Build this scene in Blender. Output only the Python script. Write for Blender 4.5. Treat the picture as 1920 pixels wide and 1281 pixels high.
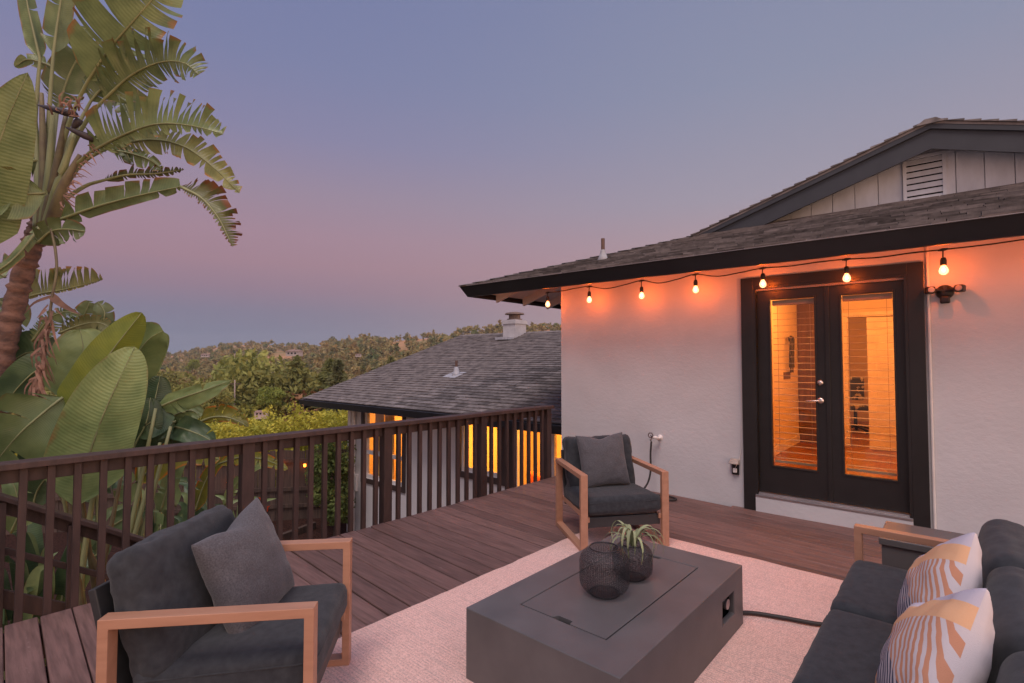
import bpy, bmesh, math, random
import numpy as np
from mathutils import Vector, Matrix, noise

for o in list(bpy.data.objects):
    bpy.data.objects.remove(o)
SC = bpy.context.scene
COL = SC.collection
R = math.radians

# ------------------------------------------------------------------ camera
CAM_H = 1.55
PITCH = math.atan(34 / 960)
cd = bpy.data.cameras.new('camera')
cam = bpy.data.objects.new('camera', cd)
COL.objects.link(cam)
cam.location = (0, 0, CAM_H)
cam.rotation_euler = (math.pi / 2 + PITCH, 0, 0)
cd.sensor_width = 36.0
cd.lens = 18.0
cd.clip_start = 0.05
cd.clip_end = 6000
SC.camera = cam

def lin(c):
    c = c / 255.0
    return c / 12.92 if c <= 0.04045 else ((c + 0.055) / 1.055) ** 2.4

def S(r, g, b, k=1.0):
    return (lin(r) * k, lin(g) * k, lin(b) * k, 1.0)

# ------------------------------------------------------------------ world: dusk sky, earth shadow and pink belt to the east, sunset glow to the west
w = bpy.data.worlds.new('World')
SC.world = w
w.use_nodes = True
nt = w.node_tree
nt.nodes.clear()
N = nt.nodes.new
L = nt.links.new
out = N('ShaderNodeOutputWorld')
bg = N('ShaderNodeBackground')
tc = N('ShaderNodeTexCoord')
sep = N('ShaderNodeSeparateXYZ')
L(tc.outputs['Generated'], sep.inputs[0])

def ramp(stops):
    r = N('ShaderNodeValToRGB')
    r.color_ramp.interpolation = 'EASE' if False else 'LINEAR'
    els = r.color_ramp.elements
    while len(els) > 1:
        els.remove(els[-1])
    els[0].position = stops[0][0]
    els[0].color = stops[0][1]
    for p, c in stops[1:]:
        e = els.new(p)
        e.color = c
    return r
# elevation (sine) -> colour, the anti-sunset side
east = ramp([(0.0, S(120, 127, 148)), (0.045, S(116, 121, 144)), (0.085, S(124, 120, 142)), (0.125, S(143, 121, 139)),
             (0.17, S(158, 127, 141)), (0.22, S(160, 131, 147)), (0.29, S(151, 133, 153)), (0.38, S(132, 129, 162)),
             (0.48, S(119, 125, 163)), (0.58, S(111, 120, 162)), (0.75, S(104, 115, 158)), (1.0, S(98, 112, 155))])
south = ramp([(0.0, S(200, 164, 152)), (0.08, S(192, 153, 146)), (0.16, S(178, 147, 150)), (0.28, S(156, 149, 164)),
              (0.45, S(137, 142, 166)), (0.7, S(122, 131, 164)), (1.0, S(106, 118, 158))])
west = ramp([(0.0, S(255, 196, 150)), (0.12, S(255, 208, 180)), (0.3, S(238, 212, 205)), (0.6, S(190, 188, 205)), (1.0, S(130, 140, 175))])
L(sep.outputs['Z'], east.inputs[0])
L(sep.outputs['Z'], south.inputs[0])
L(sep.outputs['Z'], west.inputs[0])
def mrange(sock, a, b):
    m = N('ShaderNodeMapRange')
    m.interpolation_type = 'SMOOTHSTEP'
    m.inputs['From Min'].default_value = a
    m.inputs['From Max'].default_value = b
    L(sock, m.inputs['Value'])
    return m.outputs[0]
# azimuth measure: towards the sunset = right and behind
az = N('ShaderNodeMath'); az.operation = 'MULTIPLY_ADD'
az.inputs[1].default_value = -0.75
L(sep.outputs['Y'], az.inputs[0])
L(sep.outputs['X'], az.inputs[2])
mx1 = N('ShaderNodeMixRGB')
L(mrange(az.outputs[0], -1.25, -0.1), mx1.inputs[0])
L(east.outputs[0], mx1.inputs[1])
L(south.outputs[0], mx1.inputs[2])
wk = N('ShaderNodeVectorMath'); wk.operation = 'SCALE'
wk.inputs['Scale'].default_value = 2.3
L(west.outputs[0], wk.inputs[0])
mx2 = N('ShaderNodeMixRGB')
L(mrange(az.outputs[0], 0.22, 1.1), mx2.inputs[0])
L(mx1.outputs[0], mx2.inputs[1])
L(wk.outputs[0], mx2.inputs[2])
L(mx2.outputs[0], bg.inputs['Color'])
bg.inputs['Strength'].default_value = 0.83
L(bg.outputs[0], out.inputs['Surface'])

sun_d = bpy.data.lights.new('afterglow_sun', 'SUN')
sun_d.energy = 1.5
sun_d.angle = R(26)
sun_d.color = (1.0, 0.82, 0.74)
sun = bpy.data.objects.new('afterglow_sun', sun_d)
COL.objects.link(sun)
sun.rotation_euler = (R(27), 0, R(-25))

vs = SC.view_settings
vs.view_transform = 'Standard'
vs.look = 'None'
vs.exposure = 0.32
vs.gamma = 1.0
vs.use_curve_mapping = False
cy = SC.cycles
cy.use_denoising = True
cy.max_bounces = 7
cy.diffuse_bounces = 4
cy.glossy_bounces = 3
cy.transmission_bounces = 4
cy.transparent_max_bounces = 12
cy.caustics_reflective = False
cy.caustics_refractive = False
cy.sample_clamp_indirect = 6

# ------------------------------------------------------------------ helpers
_f = Vector((0, math.cos(PITCH), math.sin(PITCH)))
_u = Vector((0, -math.sin(PITCH), math.cos(PITCH)))
def at(u, v, d):
    """the point that stands d metres ahead at that place of the photograph"""
    r = _f * 960 + Vector((u - 960, 0, 0)) + _u * (640.5 - v)
    return Vector((0, 0, CAM_H)) + r * (d / r.y)

def tag(o, label=None, cat=None, group=None, kind=None):
    if label: o['label'] = label
    if cat: o['category'] = cat
    if group: o['group'] = group
    if kind: o['kind'] = kind
    return o

def empty(name, loc=(0, 0, 0), rz=0.0, parent=None):
    o = bpy.data.objects.new(name, None)
    o.empty_display_size = 0.1
    COL.objects.link(o)
    o.location = loc
    o.rotation_euler = (0, 0, rz)
    o.parent = parent
    return o

def mesh_obj(name, me, m, parent=None):
    o = bpy.data.objects.new(name, me)
    if m is not None and not me.materials:
        me.materials.append(m)
    COL.objects.link(o)
    o.parent = parent
    return o

def linked(o, parent, loc=None, rot=None):
    c = o.copy()
    COL.objects.link(c)
    c.parent = parent
    if loc is not None: c.location = loc
    if rot is not None: c.rotation_euler = rot
    return c

def copy_tree(o, parent=None):
    c = o.copy()
    COL.objects.link(c)
    c.parent = parent
    for ch in list(o.children):
        copy_tree(ch, c)
    return c

class MB:
    def __init__(s):
        s.V = []; s.F = []; s.UV = None
    def add(s, vs, fs):
        k = len(s.V)
        s.V += [tuple(v) for v in vs]
        s.F += [tuple(i + k for i in f) for f in fs]
        return s
    def box(s, x0, x1, y0, y1, z0, z1):
        return s.add([(x0, y0, z0), (x1, y0, z0), (x1, y1, z0), (x0, y1, z0), (x0, y0, z1), (x1, y0, z1), (x1, y1, z1), (x0, y1, z1)],
                     [(0, 3, 2, 1), (4, 5, 6, 7), (0, 1, 5, 4), (1, 2, 6, 5), (2, 3, 7, 6), (3, 0, 4, 7)])
    def hexa(s, b, t):
        return s.add(list(b) + list(t), [(0, 3, 2, 1), (4, 5, 6, 7), (0, 1, 5, 4), (1, 2, 6, 5), (2, 3, 7, 6), (3, 0, 4, 7)])
    def prism(s, poly, z0, z1):
        n = len(poly)
        return s.add([(p[0], p[1], z0) for p in poly] + [(p[0], p[1], z1) for p in poly],
                     [tuple(range(n - 1, -1, -1)), tuple(range(n, 2 * n))] + [(i, (i + 1) % n, n + (i + 1) % n, n + i) for i in range(n)])
    def beam(s, p0, p1, w, h, upv=(0, 0, 1)):
        p0, p1 = Vector(p0), Vector(p1)
        t = (p1 - p0).normalized()
        sd = t.cross(Vector(upv)).normalized()
        n = sd.cross(t)
        c = [sd * (w / 2 * a) + n * (h / 2 * b) for a, b in ((-1, -1), (1, -1), (1, 1), (-1, 1))]
        return s.hexa([p0 + q for q in c], [p1 + q for q in c])
    def tube(s, pts, r, n=8, cap=True):
        pts = [Vector(p) for p in pts]
        m = len(pts)
        rs = r if isinstance(r, (list, tuple)) else [r] * m
        ref = Vector((0.13, 0.21, 0.97))
        rings = []
        for i, p in enumerate(pts):
            t = (pts[min(i + 1, m - 1)] - pts[max(i - 1, 0)]).normalized()
            if abs(t.dot(ref)) > 0.95: ref = Vector((0.95, 0.2, 0.1))
            a = t.cross(ref).normalized()
            b = t.cross(a)
            ref = -b if False else ref
            rings.append([p + (a * math.cos(2 * math.pi * k / n) + b * math.sin(2 * math.pi * k / n)) * rs[i] for k in range(n)])
        vs = [v for rg in rings for v in rg]
        fs = [(i * n + k, i * n + (k + 1) % n, (i + 1) * n + (k + 1) % n, (i + 1) * n + k) for i in range(m - 1) for k in range(n)]
        if cap:
            fs += [tuple(range(n - 1, -1, -1)), tuple((m - 1) * n + k for k in range(n))]
        return s.add(vs, fs)
    def lathe(s, prof, n=20, c=(0, 0, 0), capb=True, capt=True):
        m = len(prof)
        vs = [(c[0] + r * math.cos(2 * math.pi * k / n), c[1] + r * math.sin(2 * math.pi * k / n), c[2] + z) for r, z in prof for k in range(n)]
        fs = [(i * n + k, i * n + (k + 1) % n, (i + 1) * n + (k + 1) % n, (i + 1) * n + k) for i in range(m - 1) for k in range(n)]
        if capb: fs.append(tuple(range(n - 1, -1, -1)))
        if capt: fs.append(tuple((m - 1) * n + k for k in range(n)))
        return s.add(vs, fs)
    def mesh(s, name, smooth=False):
        me = bpy.data.meshes.new(name)
        me.from_pydata(s.V, [], s.F)
        me.update()
        if smooth:
            me.polygons.foreach_set('use_smooth', [True] * len(me.polygons))
        return me
    def build(s, name, m, parent=None, smooth=False, bevel=0.0, seg=2):
        o = mesh_obj(name, s.mesh(name, smooth), m, parent)
        if bevel:
            b = o.modifiers.new('bevel', 'BEVEL')
            b.width = bevel; b.segments = seg; b.limit_method = 'ANGLE'; b.angle_limit = R(40)
            b.harden_normals = False
        return o

def quads(name, cen, ex, ey, m, parent=None, bend=0.0):
    """many small leaf quads (numpy): centre, half axes"""
    cen = np.asarray(cen, float); ex = np.asarray(ex, float); ey = np.asarray(ey, float)
    n = len(cen)
    co = np.stack([cen - ey, cen + ex * 0.9, cen + ey, cen - ex * 0.9], 1).reshape(-1, 3)
    me = bpy.data.meshes.new(name)
    me.vertices.add(4 * n); me.loops.add(4 * n); me.polygons.add(n)
    me.vertices.foreach_set('co', co.ravel())
    me.loops.foreach_set('vertex_index', np.arange(4 * n, dtype=np.int32))
    me.polygons.foreach_set('loop_start', np.arange(0, 4 * n, 4, dtype=np.int32))
    me.polygons.foreach_set('loop_total', np.full(n, 4, dtype=np.int32))
    me.update(calc_edges=True)
    if m is None: return me
    return mesh_obj(name, me, m, parent)

def randdir(rng, n):
    v = rng.normal(size=(n, 3))
    return v / np.linalg.norm(v, axis=1, keepdims=True)

# ------------------------------------------------------------------ materials
def newmat(name):
    m = bpy.data.materials.new(name)
    m.use_nodes = True
    t = m.node_tree
    b = t.nodes['Principled BSDF']
    return m, t, b

def M(name, c1, c2=None, rough=0.6, scale=6.0, stretch=(1, 1, 1), bump=0.0, bscale=40.0, bstretch=(1, 1, 1), metal=0.0, spec=0.5,
      detail=6, rnd=0.0, wear=None, wearc=None, sheen=0.0, coat=0.0, lo=0.35, hi=0.68, bdist=0.01):
    m, t, b = newmat(name)
    n = t.nodes.new; l = t.links.new
    b.inputs['Roughness'].default_value = rough
    b.inputs['Metallic'].default_value = metal
    b.inputs['Specular IOR Level'].default_value = spec
    if sheen:
        b.inputs['Sheen Weight'].default_value = sheen
        b.inputs['Sheen Roughness'].default_value = 0.5
    if coat: b.inputs['Coat Weight'].default_value = coat
    tc = n('ShaderNodeTexCoord')
    oi = n('ShaderNodeObjectInfo')
    off = n('ShaderNodeVectorMath'); off.operation = 'MULTIPLY_ADD'
    cmb = n('ShaderNodeCombineXYZ')
    for i in range(3): l(oi.outputs['Random'], cmb.inputs[i])
    off.inputs[1].default_value = (37.0, 51.0, 23.0)
    l(cmb.outputs[0], off.inputs[0])
    l(tc.outputs['Object'], off.inputs[2])
    src = off.outputs[0]
    def nz(sc, st, det, rg=0.55):
        mp = n('ShaderNodeMapping')
        mp.inputs['Scale'].default_value = st
        l(src, mp.inputs['Vector'])
        x = n('ShaderNodeTexNoise')
        x.inputs['Scale'].default_value = sc
        x.inputs['Detail'].default_value = det
        x.inputs['Roughness'].default_value = rg
        l(mp.outputs[0], x.inputs['Vector'])
        return x.outputs['Fac']
    if c2 is None:
        c2 = tuple(min(1, c * 0.82) for c in c1[:3]) + (1,)
    rp = n('ShaderNodeMapRange')
    rp.inputs['From Min'].default_value = lo
    rp.inputs['From Max'].default_value = hi
    l(nz(scale, stretch, detail), rp.inputs['Value'])
    mx = n('ShaderNodeMixRGB')
    mx.inputs[1].default_value = c1
    mx.inputs[2].default_value = c2
    l(rp.outputs[0], mx.inputs[0])
    col = mx.outputs[0]
    if wear:
        wr = n('ShaderNodeMapRange')
        wr.inputs['From Min'].default_value = wear
        wr.inputs['From Max'].default_value = wear + 0.07
        l(nz(scale * 1.7, tuple(math.sqrt(q) for q in stretch), 9, 0.7), wr.inputs['Value'])
        m2 = n('ShaderNodeMixRGB')
        l(wr.outputs[0], m2.inputs[0]); l(col, m2.inputs[1])
        m2.inputs[2].default_value = wearc
        col = m2.outputs[0]
    if rnd:
        hs = n('ShaderNodeHueSaturation')
        rr = n('ShaderNodeMapRange')
        rr.inputs['To Min'].default_value = 1 - rnd
        rr.inputs['To Max'].default_value = 1 + rnd
        l(oi.outputs['Random'], rr.inputs['Value'])
        l(rr.outputs[0], hs.inputs['Value'])
        l(col, hs.inputs['Color'])
        col = hs.outputs[0]
    l(col, b.inputs['Base Color'])
    if bump:
        bp = n('ShaderNodeBump')
        bp.inputs['Strength'].default_value = bump
        bp.inputs['Distance'].default_value = bdist
        l(nz(bscale, bstretch, 5, 0.6), bp.inputs['Height'])
        l(bp.outputs[0], b.inputs['Normal'])
    m['col'] = 1
    return m

def emis(name, c, k):
    m, t, b = newmat(name)
    b.inputs['Base Color'].default_value = (0, 0, 0, 1)
    b.inputs['Emission Color'].default_value = c
    b.inputs['Emission Strength'].default_value = k
    return m

def glassmat(name, refl=0.12, tint=(1, 1, 1, 1)):
    m, t, b = newmat(name)
    n = t.nodes.new; l = t.links.new
    t.nodes.remove(b)
    o = [x for x in t.nodes if x.type == 'OUTPUT_MATERIAL'][0]
    tr = n('ShaderNodeBsdfTransparent'); tr.inputs[0].default_value = tint
    gl = n('ShaderNodeBsdfGlossy'); gl.inputs['Roughness'].default_value = 0.03
    fr = n('ShaderNodeFresnel'); fr.inputs[0].default_value = 1.45
    mm = n('ShaderNodeMath'); mm.operation = 'MULTIPLY_ADD'
    mm.inputs[1].default_value = 1.0; mm.inputs[2].default_value = refl * 0.1
    bf = n('ShaderNodeNewGeometry'); inv = n('ShaderNodeMath'); inv.operation = 'SUBTRACT'; inv.inputs[0].default_value = 1.0
    l(bf.outputs['Backfacing'], inv.inputs[1])
    mu = n('ShaderNodeMath'); mu.operation = 'MULTIPLY'; l(fr.outputs[0], mu.inputs[0]); l(inv.outputs[0], mu.inputs[1])
    l(mu.outputs[0], mm.inputs[0])
    ms = n('ShaderNodeMixShader')
    l(mm.outputs[0], ms.inputs[0]); l(tr.outputs[0], ms.inputs[1]); l(gl.outputs[0], ms.inputs[2])
    l(ms.outputs[0], o.inputs[0])
    return m

def leafmat(name, c1, c2, edge=None, edge_amt=0.0, veins=60.0, transl=0.3, rnd=0.16, rough=0.34, hue=0.0):
    m, t, b = newmat(name)
    n = t.nodes.new; l = t.links.new
    o = [x for x in t.nodes if x.type == 'OUTPUT_MATERIAL'][0]
    uv = n('ShaderNodeUVMap')
    sp = n('ShaderNodeSeparateXYZ'); l(uv.outputs[0], sp.inputs[0])
    oi = n('ShaderNodeObjectInfo')
    tcn = n('ShaderNodeTexCoord')
    nz = n('ShaderNodeTexNoise'); nz.inputs['Scale'].default_value = 5.0; nz.inputs['Detail'].default_value = 8
    l(tcn.outputs['Object'], nz.inputs['Vector'])
    wv = n('ShaderNodeMath'); wv.operation = 'MULTIPLY'; wv.inputs[1].default_value = veins * 6.283
    l(sp.outputs[0], wv.inputs[0])
    sn = n('ShaderNodeMath'); sn.operation = 'SINE'; l(wv.outputs[0], sn.inputs[0])
    mx = n('ShaderNodeMixRGB'); mx.inputs[1].default_value = c1; mx.inputs[2].default_value = c2
    ad = n('ShaderNodeMath'); ad.operation = 'MULTIPLY_ADD'; ad.inputs[1].default_value = 0.07
    l(sn.outputs[0], ad.inputs[0])
    mr = n('ShaderNodeMapRange'); mr.inputs['From Min'].default_value = 0.36; mr.inputs['From Max'].default_value = 0.64
    l(nz.outputs['Fac'], mr.inputs['Value']); l(mr.outputs[0], ad.inputs[2])
    l(ad.outputs[0], mx.inputs[0])
    col = mx.outputs[0]
    if edge:
        e1 = n('ShaderNodeMath'); e1.operation = 'MULTIPLY_ADD'; e1.inputs[1].default_value = 0.8
        l(nz.outputs['Fac'], e1.inputs[0]); l(sp.outputs[1], e1.inputs[2])
        e2 = n('ShaderNodeMapRange'); e2.inputs['From Min'].default_value = 1.42 - edge_amt; e2.inputs['From Max'].default_value = 1.6 - edge_amt
        l(e1.outputs[0], e2.inputs['Value'])
        m2 = n('ShaderNodeMixRGB'); l(e2.outputs[0], m2.inputs[0]); l(col, m2.inputs[1]); m2.inputs[2].default_value = edge
        col = m2.outputs[0]
    hs = n('ShaderNodeHueSaturation')
    rr = n('ShaderNodeMapRange'); rr.inputs['To Min'].default_value = 1 - rnd * 2; rr.inputs['To Max'].default_value = 1 + rnd * 2
    l(oi.outputs['Random'], rr.inputs['Value']); l(rr.outputs[0], hs.inputs['Value'])
    l(col, hs.inputs['Color'])
    col = hs.outputs[0]
    l(col, b.inputs['Base Color'])
    b.inputs['Roughness'].default_value = rough
    b.inputs['Specular IOR Level'].default_value = 0.4
    bp = n('ShaderNodeBump'); bp.inputs['Strength'].default_value = 0.2; bp.inputs['Distance'].default_value = 0.004
    l(sn.outputs[0], bp.inputs['Height']); l(bp.outputs[0], b.inputs['Normal'])
    tl = n('ShaderNodeBsdfTranslucent'); l(col, tl.inputs['Color'])
    ms = n('ShaderNodeMixShader'); ms.inputs[0].default_value = transl
    l(b.outputs[0], ms.inputs[1]); l(tl.outputs[0], ms.inputs[2]); l(ms.outputs[0], o.inputs[0])
    return m

def foliage(name, c1, c2, scale=0.12, rnd=0.15, hue=0.025, transl=0.25, world=False):
    m, t, b = newmat(name)
    n = t.nodes.new; l = t.links.new
    o = [x for x in t.nodes if x.type == 'OUTPUT_MATERIAL'][0]
    oi = n('ShaderNodeObjectInfo'); tcn = n('ShaderNodeTexCoord')
    nz = n('ShaderNodeTexNoise'); nz.inputs['Scale'].default_value = scale; nz.inputs['Detail'].default_value = 5
    nz.inputs['Roughness'].default_value = 0.7
    l(tcn.outputs['Object'], nz.inputs['Vector'])
    mr = n('ShaderNodeMapRange'); mr.inputs['From Min'].default_value = 0.36; mr.inputs['From Max'].default_value = 0.64
    l(nz.outputs['Fac'], mr.inputs['Value'])
    mx = n('ShaderNodeMixRGB'); mx.inputs[1].default_value = c1; mx.inputs[2].default_value = c2
    l(mr.outputs[0], mx.inputs[0])
    hs = n('ShaderNodeHueSaturation')
    rr = n('ShaderNodeMapRange'); rr.inputs['To Min'].default_value = 1 - rnd; rr.inputs['To Max'].default_value = 1 + rnd
    l(oi.outputs['Random'], rr.inputs['Value']); l(rr.outputs[0], hs.inputs['Value'])
    rh = n('ShaderNodeMapRange'); rh.inputs['To Min'].default_value = 0.5 - hue; rh.inputs['To Max'].default_value = 0.5 + hue
    mod = n('ShaderNodeMath'); mod.operation = 'MULTIPLY'; mod.inputs[1].default_value = 7.31
    fr = n('ShaderNodeMath'); fr.operation = 'FRACT'
    l(oi.outputs['Random'], mod.inputs[0]); l(mod.outputs[0], fr.inputs[0]); l(fr.outputs[0], rh.inputs['Value'])
    l(rh.outputs[0], hs.inputs['Hue'])
    l(mx.outputs[0], hs.inputs['Color'])
    b.inputs['Roughness'].default_value = 0.75
    b.inputs['Specular IOR Level'].default_value = 0.2
    l(hs.outputs[0], b.inputs['Base Color'])
    tl = n('ShaderNodeBsdfTranslucent'); l(hs.outputs[0], tl.inputs['Color'])
    ms = n('ShaderNodeMixShader'); ms.inputs[0].default_value = transl
    l(b.outputs[0], ms.inputs[1]); l(tl.outputs[0], ms.inputs[2]); l(ms.outputs[0], o.inputs[0])
    return m

DECK = M('deck_stain', (0.195, 0.112, 0.099, 1), (0.105, 0.060, 0.053, 1), rough=0.62, scale=5, stretch=(9, 0.7, 9), bump=0.25, bscale=30, bstretch=(8, 0.5, 8), rnd=0.2, wear=0.645, wearc=(0.30, 0.21, 0.19, 1), bdist=0.004)
RAIL = M('railing_stain', (0.066, 0.036, 0.030, 1), (0.038, 0.021, 0.018, 1), rough=0.6, scale=7, stretch=(3, 3, 0.6), bump=0.25, bscale=40, bstretch=(6, 6, 0.8), rnd=0.1, wear=0.74, wearc=(0.11, 0.07, 0.06, 1), bdist=0.004)
STUCCO = M('white_stucco', (0.63, 0.622, 0.645, 1), (0.55, 0.543, 0.563, 1), rough=0.9, scale=1.3, bump=0.22, bscale=24, bstretch=(0.8, 1, 1.1), spec=0.15, bdist=0.014, detail=8)
FASCIA = M('charcoal_fascia', (0.019, 0.021, 0.026, 1), (0.014, 0.015, 0.019, 1), rough=0.45, scale=3, bump=0.08, bscale=30)
BARGE = M('slate_bargeboard', (0.043, 0.047, 0.057, 1), (0.036, 0.039, 0.047, 1), rough=0.5, scale=4, bump=0.1, bscale=20, bstretch=(0.4, 2, 2))
SOFFIT = M('white_soffit', (0.72, 0.68, 0.64, 1), (0.62, 0.58, 0.55, 1), rough=0.7, scale=4, stretch=(1, 6, 1), spec=0.2)
SIDING = M('white_siding', (0.74, 0.76, 0.81, 1), (0.62, 0.63, 0.66, 1), rough=0.65, scale=2.2, stretch=(3, 1, 1), bump=0.1, bscale=30, bstretch=(3, 1, .5), rnd=0.04, spec=0.3)
SHINGLE = M('asphalt_shingle', (0.225, 0.20, 0.194, 1), (0.105, 0.094, 0.092, 1), rough=0.9, scale=9, bump=0.5, bscale=160, rnd=0.42, spec=0.2, detail=10, bdist=0.004)
SHINGLE_S = M('asphalt_shingle_far', (0.26, 0.226, 0.214, 1), (0.110, 0.096, 0.093, 1), rough=0.9, scale=5.5, bump=0.5, bscale=160, spec=0.2, detail=10, bdist=0.004)
DOORP = M('black_door_paint', (0.018, 0.0165, 0.017, 1), (0.013, 0.012, 0.012, 1), rough=0.42, scale=6, bump=0.05, bscale=50)
ALU = M('aluminium', (0.55, 0.52, 0.52, 1), (0.42, 0.4, 0.4, 1), rough=0.35, metal=0.9, scale=20, stretch=(.2, 4, 4))
NICKEL = M('satin_nickel', (0.7, 0.66, 0.62, 1), None, rough=0.25, metal=1.0)
GLASS = glassmat('window_glass', 0.10)
WFRAME = M('white_window_frame', (0.78, 0.76, 0.76, 1), (0.68, 0.66, 0.66, 1), rough=0.45, scale=5)
BROWNT = M('brown_window_trim', (0.050, 0.033, 0.030, 1), (0.038, 0.026, 0.024, 1), rough=0.6, scale=5)
TEAK = M('teak_coloured_frame', (0.45, 0.235, 0.150, 1), (0.38, 0.19, 0.118, 1), rough=0.5, scale=6, stretch=(4, .5, 4), bump=0.06, bscale=90, rnd=0.03)
CUSH = M('charcoal_cushion_fabric', (0.045, 0.049, 0.056, 1), (0.029, 0.032, 0.038, 1), rough=0.95, scale=26, bump=0.8, bscale=420, sheen=0.12, spec=0.15, bdist=0.002, detail=9)
PILLOW = M('grey_woven_pillow_fabric', (0.118, 0.115, 0.128, 1), (0.062, 0.060, 0.068, 1), rough=0.95, scale=160, bump=0.6, bscale=380, sheen=0.2, spec=0.1, detail=3, lo=.3, hi=.7, bdist=0.002)
METAL = M('charcoal_powder_coat', (0.030, 0.031, 0.034, 1), (0.024, 0.025, 0.027, 1), rough=0.5, scale=30)
FIRE = M('fire_table_concrete', (0.118, 0.112, 0.114, 1), (0.090, 0.086, 0.088, 1), rough=0.43, scale=4, bump=0.2, bscale=300, wear=0.70, wearc=(0.165, 0.158, 0.162, 1), detail=9, bdist=0.002)
BLACK = M('black_plastic', (0.012, 0.012, 0.013, 1), None, rough=0.45)
VOID = M('dark_void', (0.006, 0.006, 0.006, 1), None, rough=0.9, spec=0.0)
WIRE = M('blackened_wire', (0.030, 0.029, 0.034, 1), (0.05, 0.046, 0.05, 1), rough=0.5, metal=0.4, scale=60)
# ------------------------------------------------------------------ frames of the place
P0 = Vector((2.439, 5.416, 0))                     # foot of the door casing, left corner
HR = math.atan2(-0.644, 0.765)                     # house axes: x along the door wall, y into the house
HX = Vector((0.765, -0.644, 0)); HY = Vector((0.644, 0.765, 0))
def hw(s, q, z=0.0): return P0 + HX * s + HY * q + Vector((0, 0, z))
RA = Vector((-2.96, 3.029, 0))                     # rail axes: x along the railing, y outwards
RR = math.atan2(0.736, 0.677)
RX = Vector((0.677, 0.736, 0)); RY = Vector((-0.736, 0.677, 0))
def rw(x, y, z=0.0): return RA + RX * x + RY * y + Vector((0, 0, z))
YARD = -2.6
HAZE = True

# ------------------------------------------------------------------ terrain: the yard, the valley and the hills behind
def interp(x, xs, ys): return float(np.interp(x, xs, ys))
RU = [-900, 0, 250, 320, 380, 430, 500, 560, 620, 700, 800, 880, 950, 1050, 1300, 2800]
RV = [664, 667, 668, 665, 656, 647, 645, 650, 645, 641, 634, 622, 617, 616, 612, 610]
RD = [1000, 1000, 1000, 1000, 980, 960, 930, 850, 720, 640, 600, 560, 540, 520, 520, 520]
def terrain(x, y):
    d = math.hypot(x, y * 1.0) if y < 5 else y
    if y < 20: return YARD if math.hypot(x, y) < 22 else YARD - 3.0
    u = 960 + 960 * x / y
    dr = interp(u, RU, RD)
    zr = CAM_H + (674 - interp(u, RU, RV)) / 960 * dr
    base = interp(d, [0, 20, 26, 60, 130, 200], [YARD, YARD, -7, -15, -19, -20])
    t = max(0.0, (d - 170) / (dr - 170))
    if t <= 1: z = base + (zr + 20) * (t ** 1.25)
    else: z = zr - (d - dr) * 0.12
    k = min(1.0, max(0, (d - 40) / 150))
    z += k * (noise.noise(Vector((x / 90, y / 90, 0))) * 3.2 + noise.noise(Vector((x / 35, y / 35, 3))) * 1.2) * (0.35 if t > 0.9 else 1)
    return z
GRASS = M('dry_hillside', (0.52, 0.27, 0.14, 1), (0.30, 0.22, 0.10, 1), rough=0.95, scale=0.018, spec=0.05, bump=0.4, bscale=0.5, detail=9, lo=.42, hi=.58, bdist=0.3)
MULCH = M('bark_mulch', (0.075, 0.036, 0.028, 1), (0.030, 0.016, 0.014, 1), rough=0.95, scale=22, bump=1.0, bscale=30, spec=0.1, lo=.4, hi=.6, bdist=0.05)
def build_hills():
    rows = []
    ds = [19.0, 21, 24, 30, 40, 55, 75, 100, 130, 160, 190, 220] + list(np.linspace(250, 1150, 60)) + [1400, 1800]
    xs_n = 130
    V = []; F = []
    for d in ds:
        for i in range(xs_n):
            tx = -1.6 + 3.0 * i / (xs_n - 1)
            x = tx * d
            V.append((x, d, terrain(x, d)))
    for r in range(len(ds) - 1):
        for i in range(xs_n - 1):
            a = r * xs_n + i
            F.append((a, a + 1, a + xs_n + 1, a + xs_n))
    mb = MB(); mb.V = V; mb.F = F
    o = mb.build('hillside', GRASS, None, smooth=True)
    tag(o, 'dry tan and olive valley slope rising to wooded ridges', None, None, 'structure')
build_hills()
g = MB()
n = 40
for j in range(n + 1):
    for i in range(n + 1):
        x = -26 + 46 * i / n; y = -8 + 27.4 * j / n
        g.V.append((x, y, YARD + 0.05 * noise.noise(Vector((x, y, 0))) + (0.02 if j < n else 0)))
for j in range(n):
    for i in range(n):
        a = j * (n + 1) + i
        g.F.append((a, a + 1, a + n + 2, a + n + 1))
tag(g.build('garden_ground', MULCH, None, smooth=True), 'dark bark mulch of the sunken garden bed', None, None, 'structure')

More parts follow.
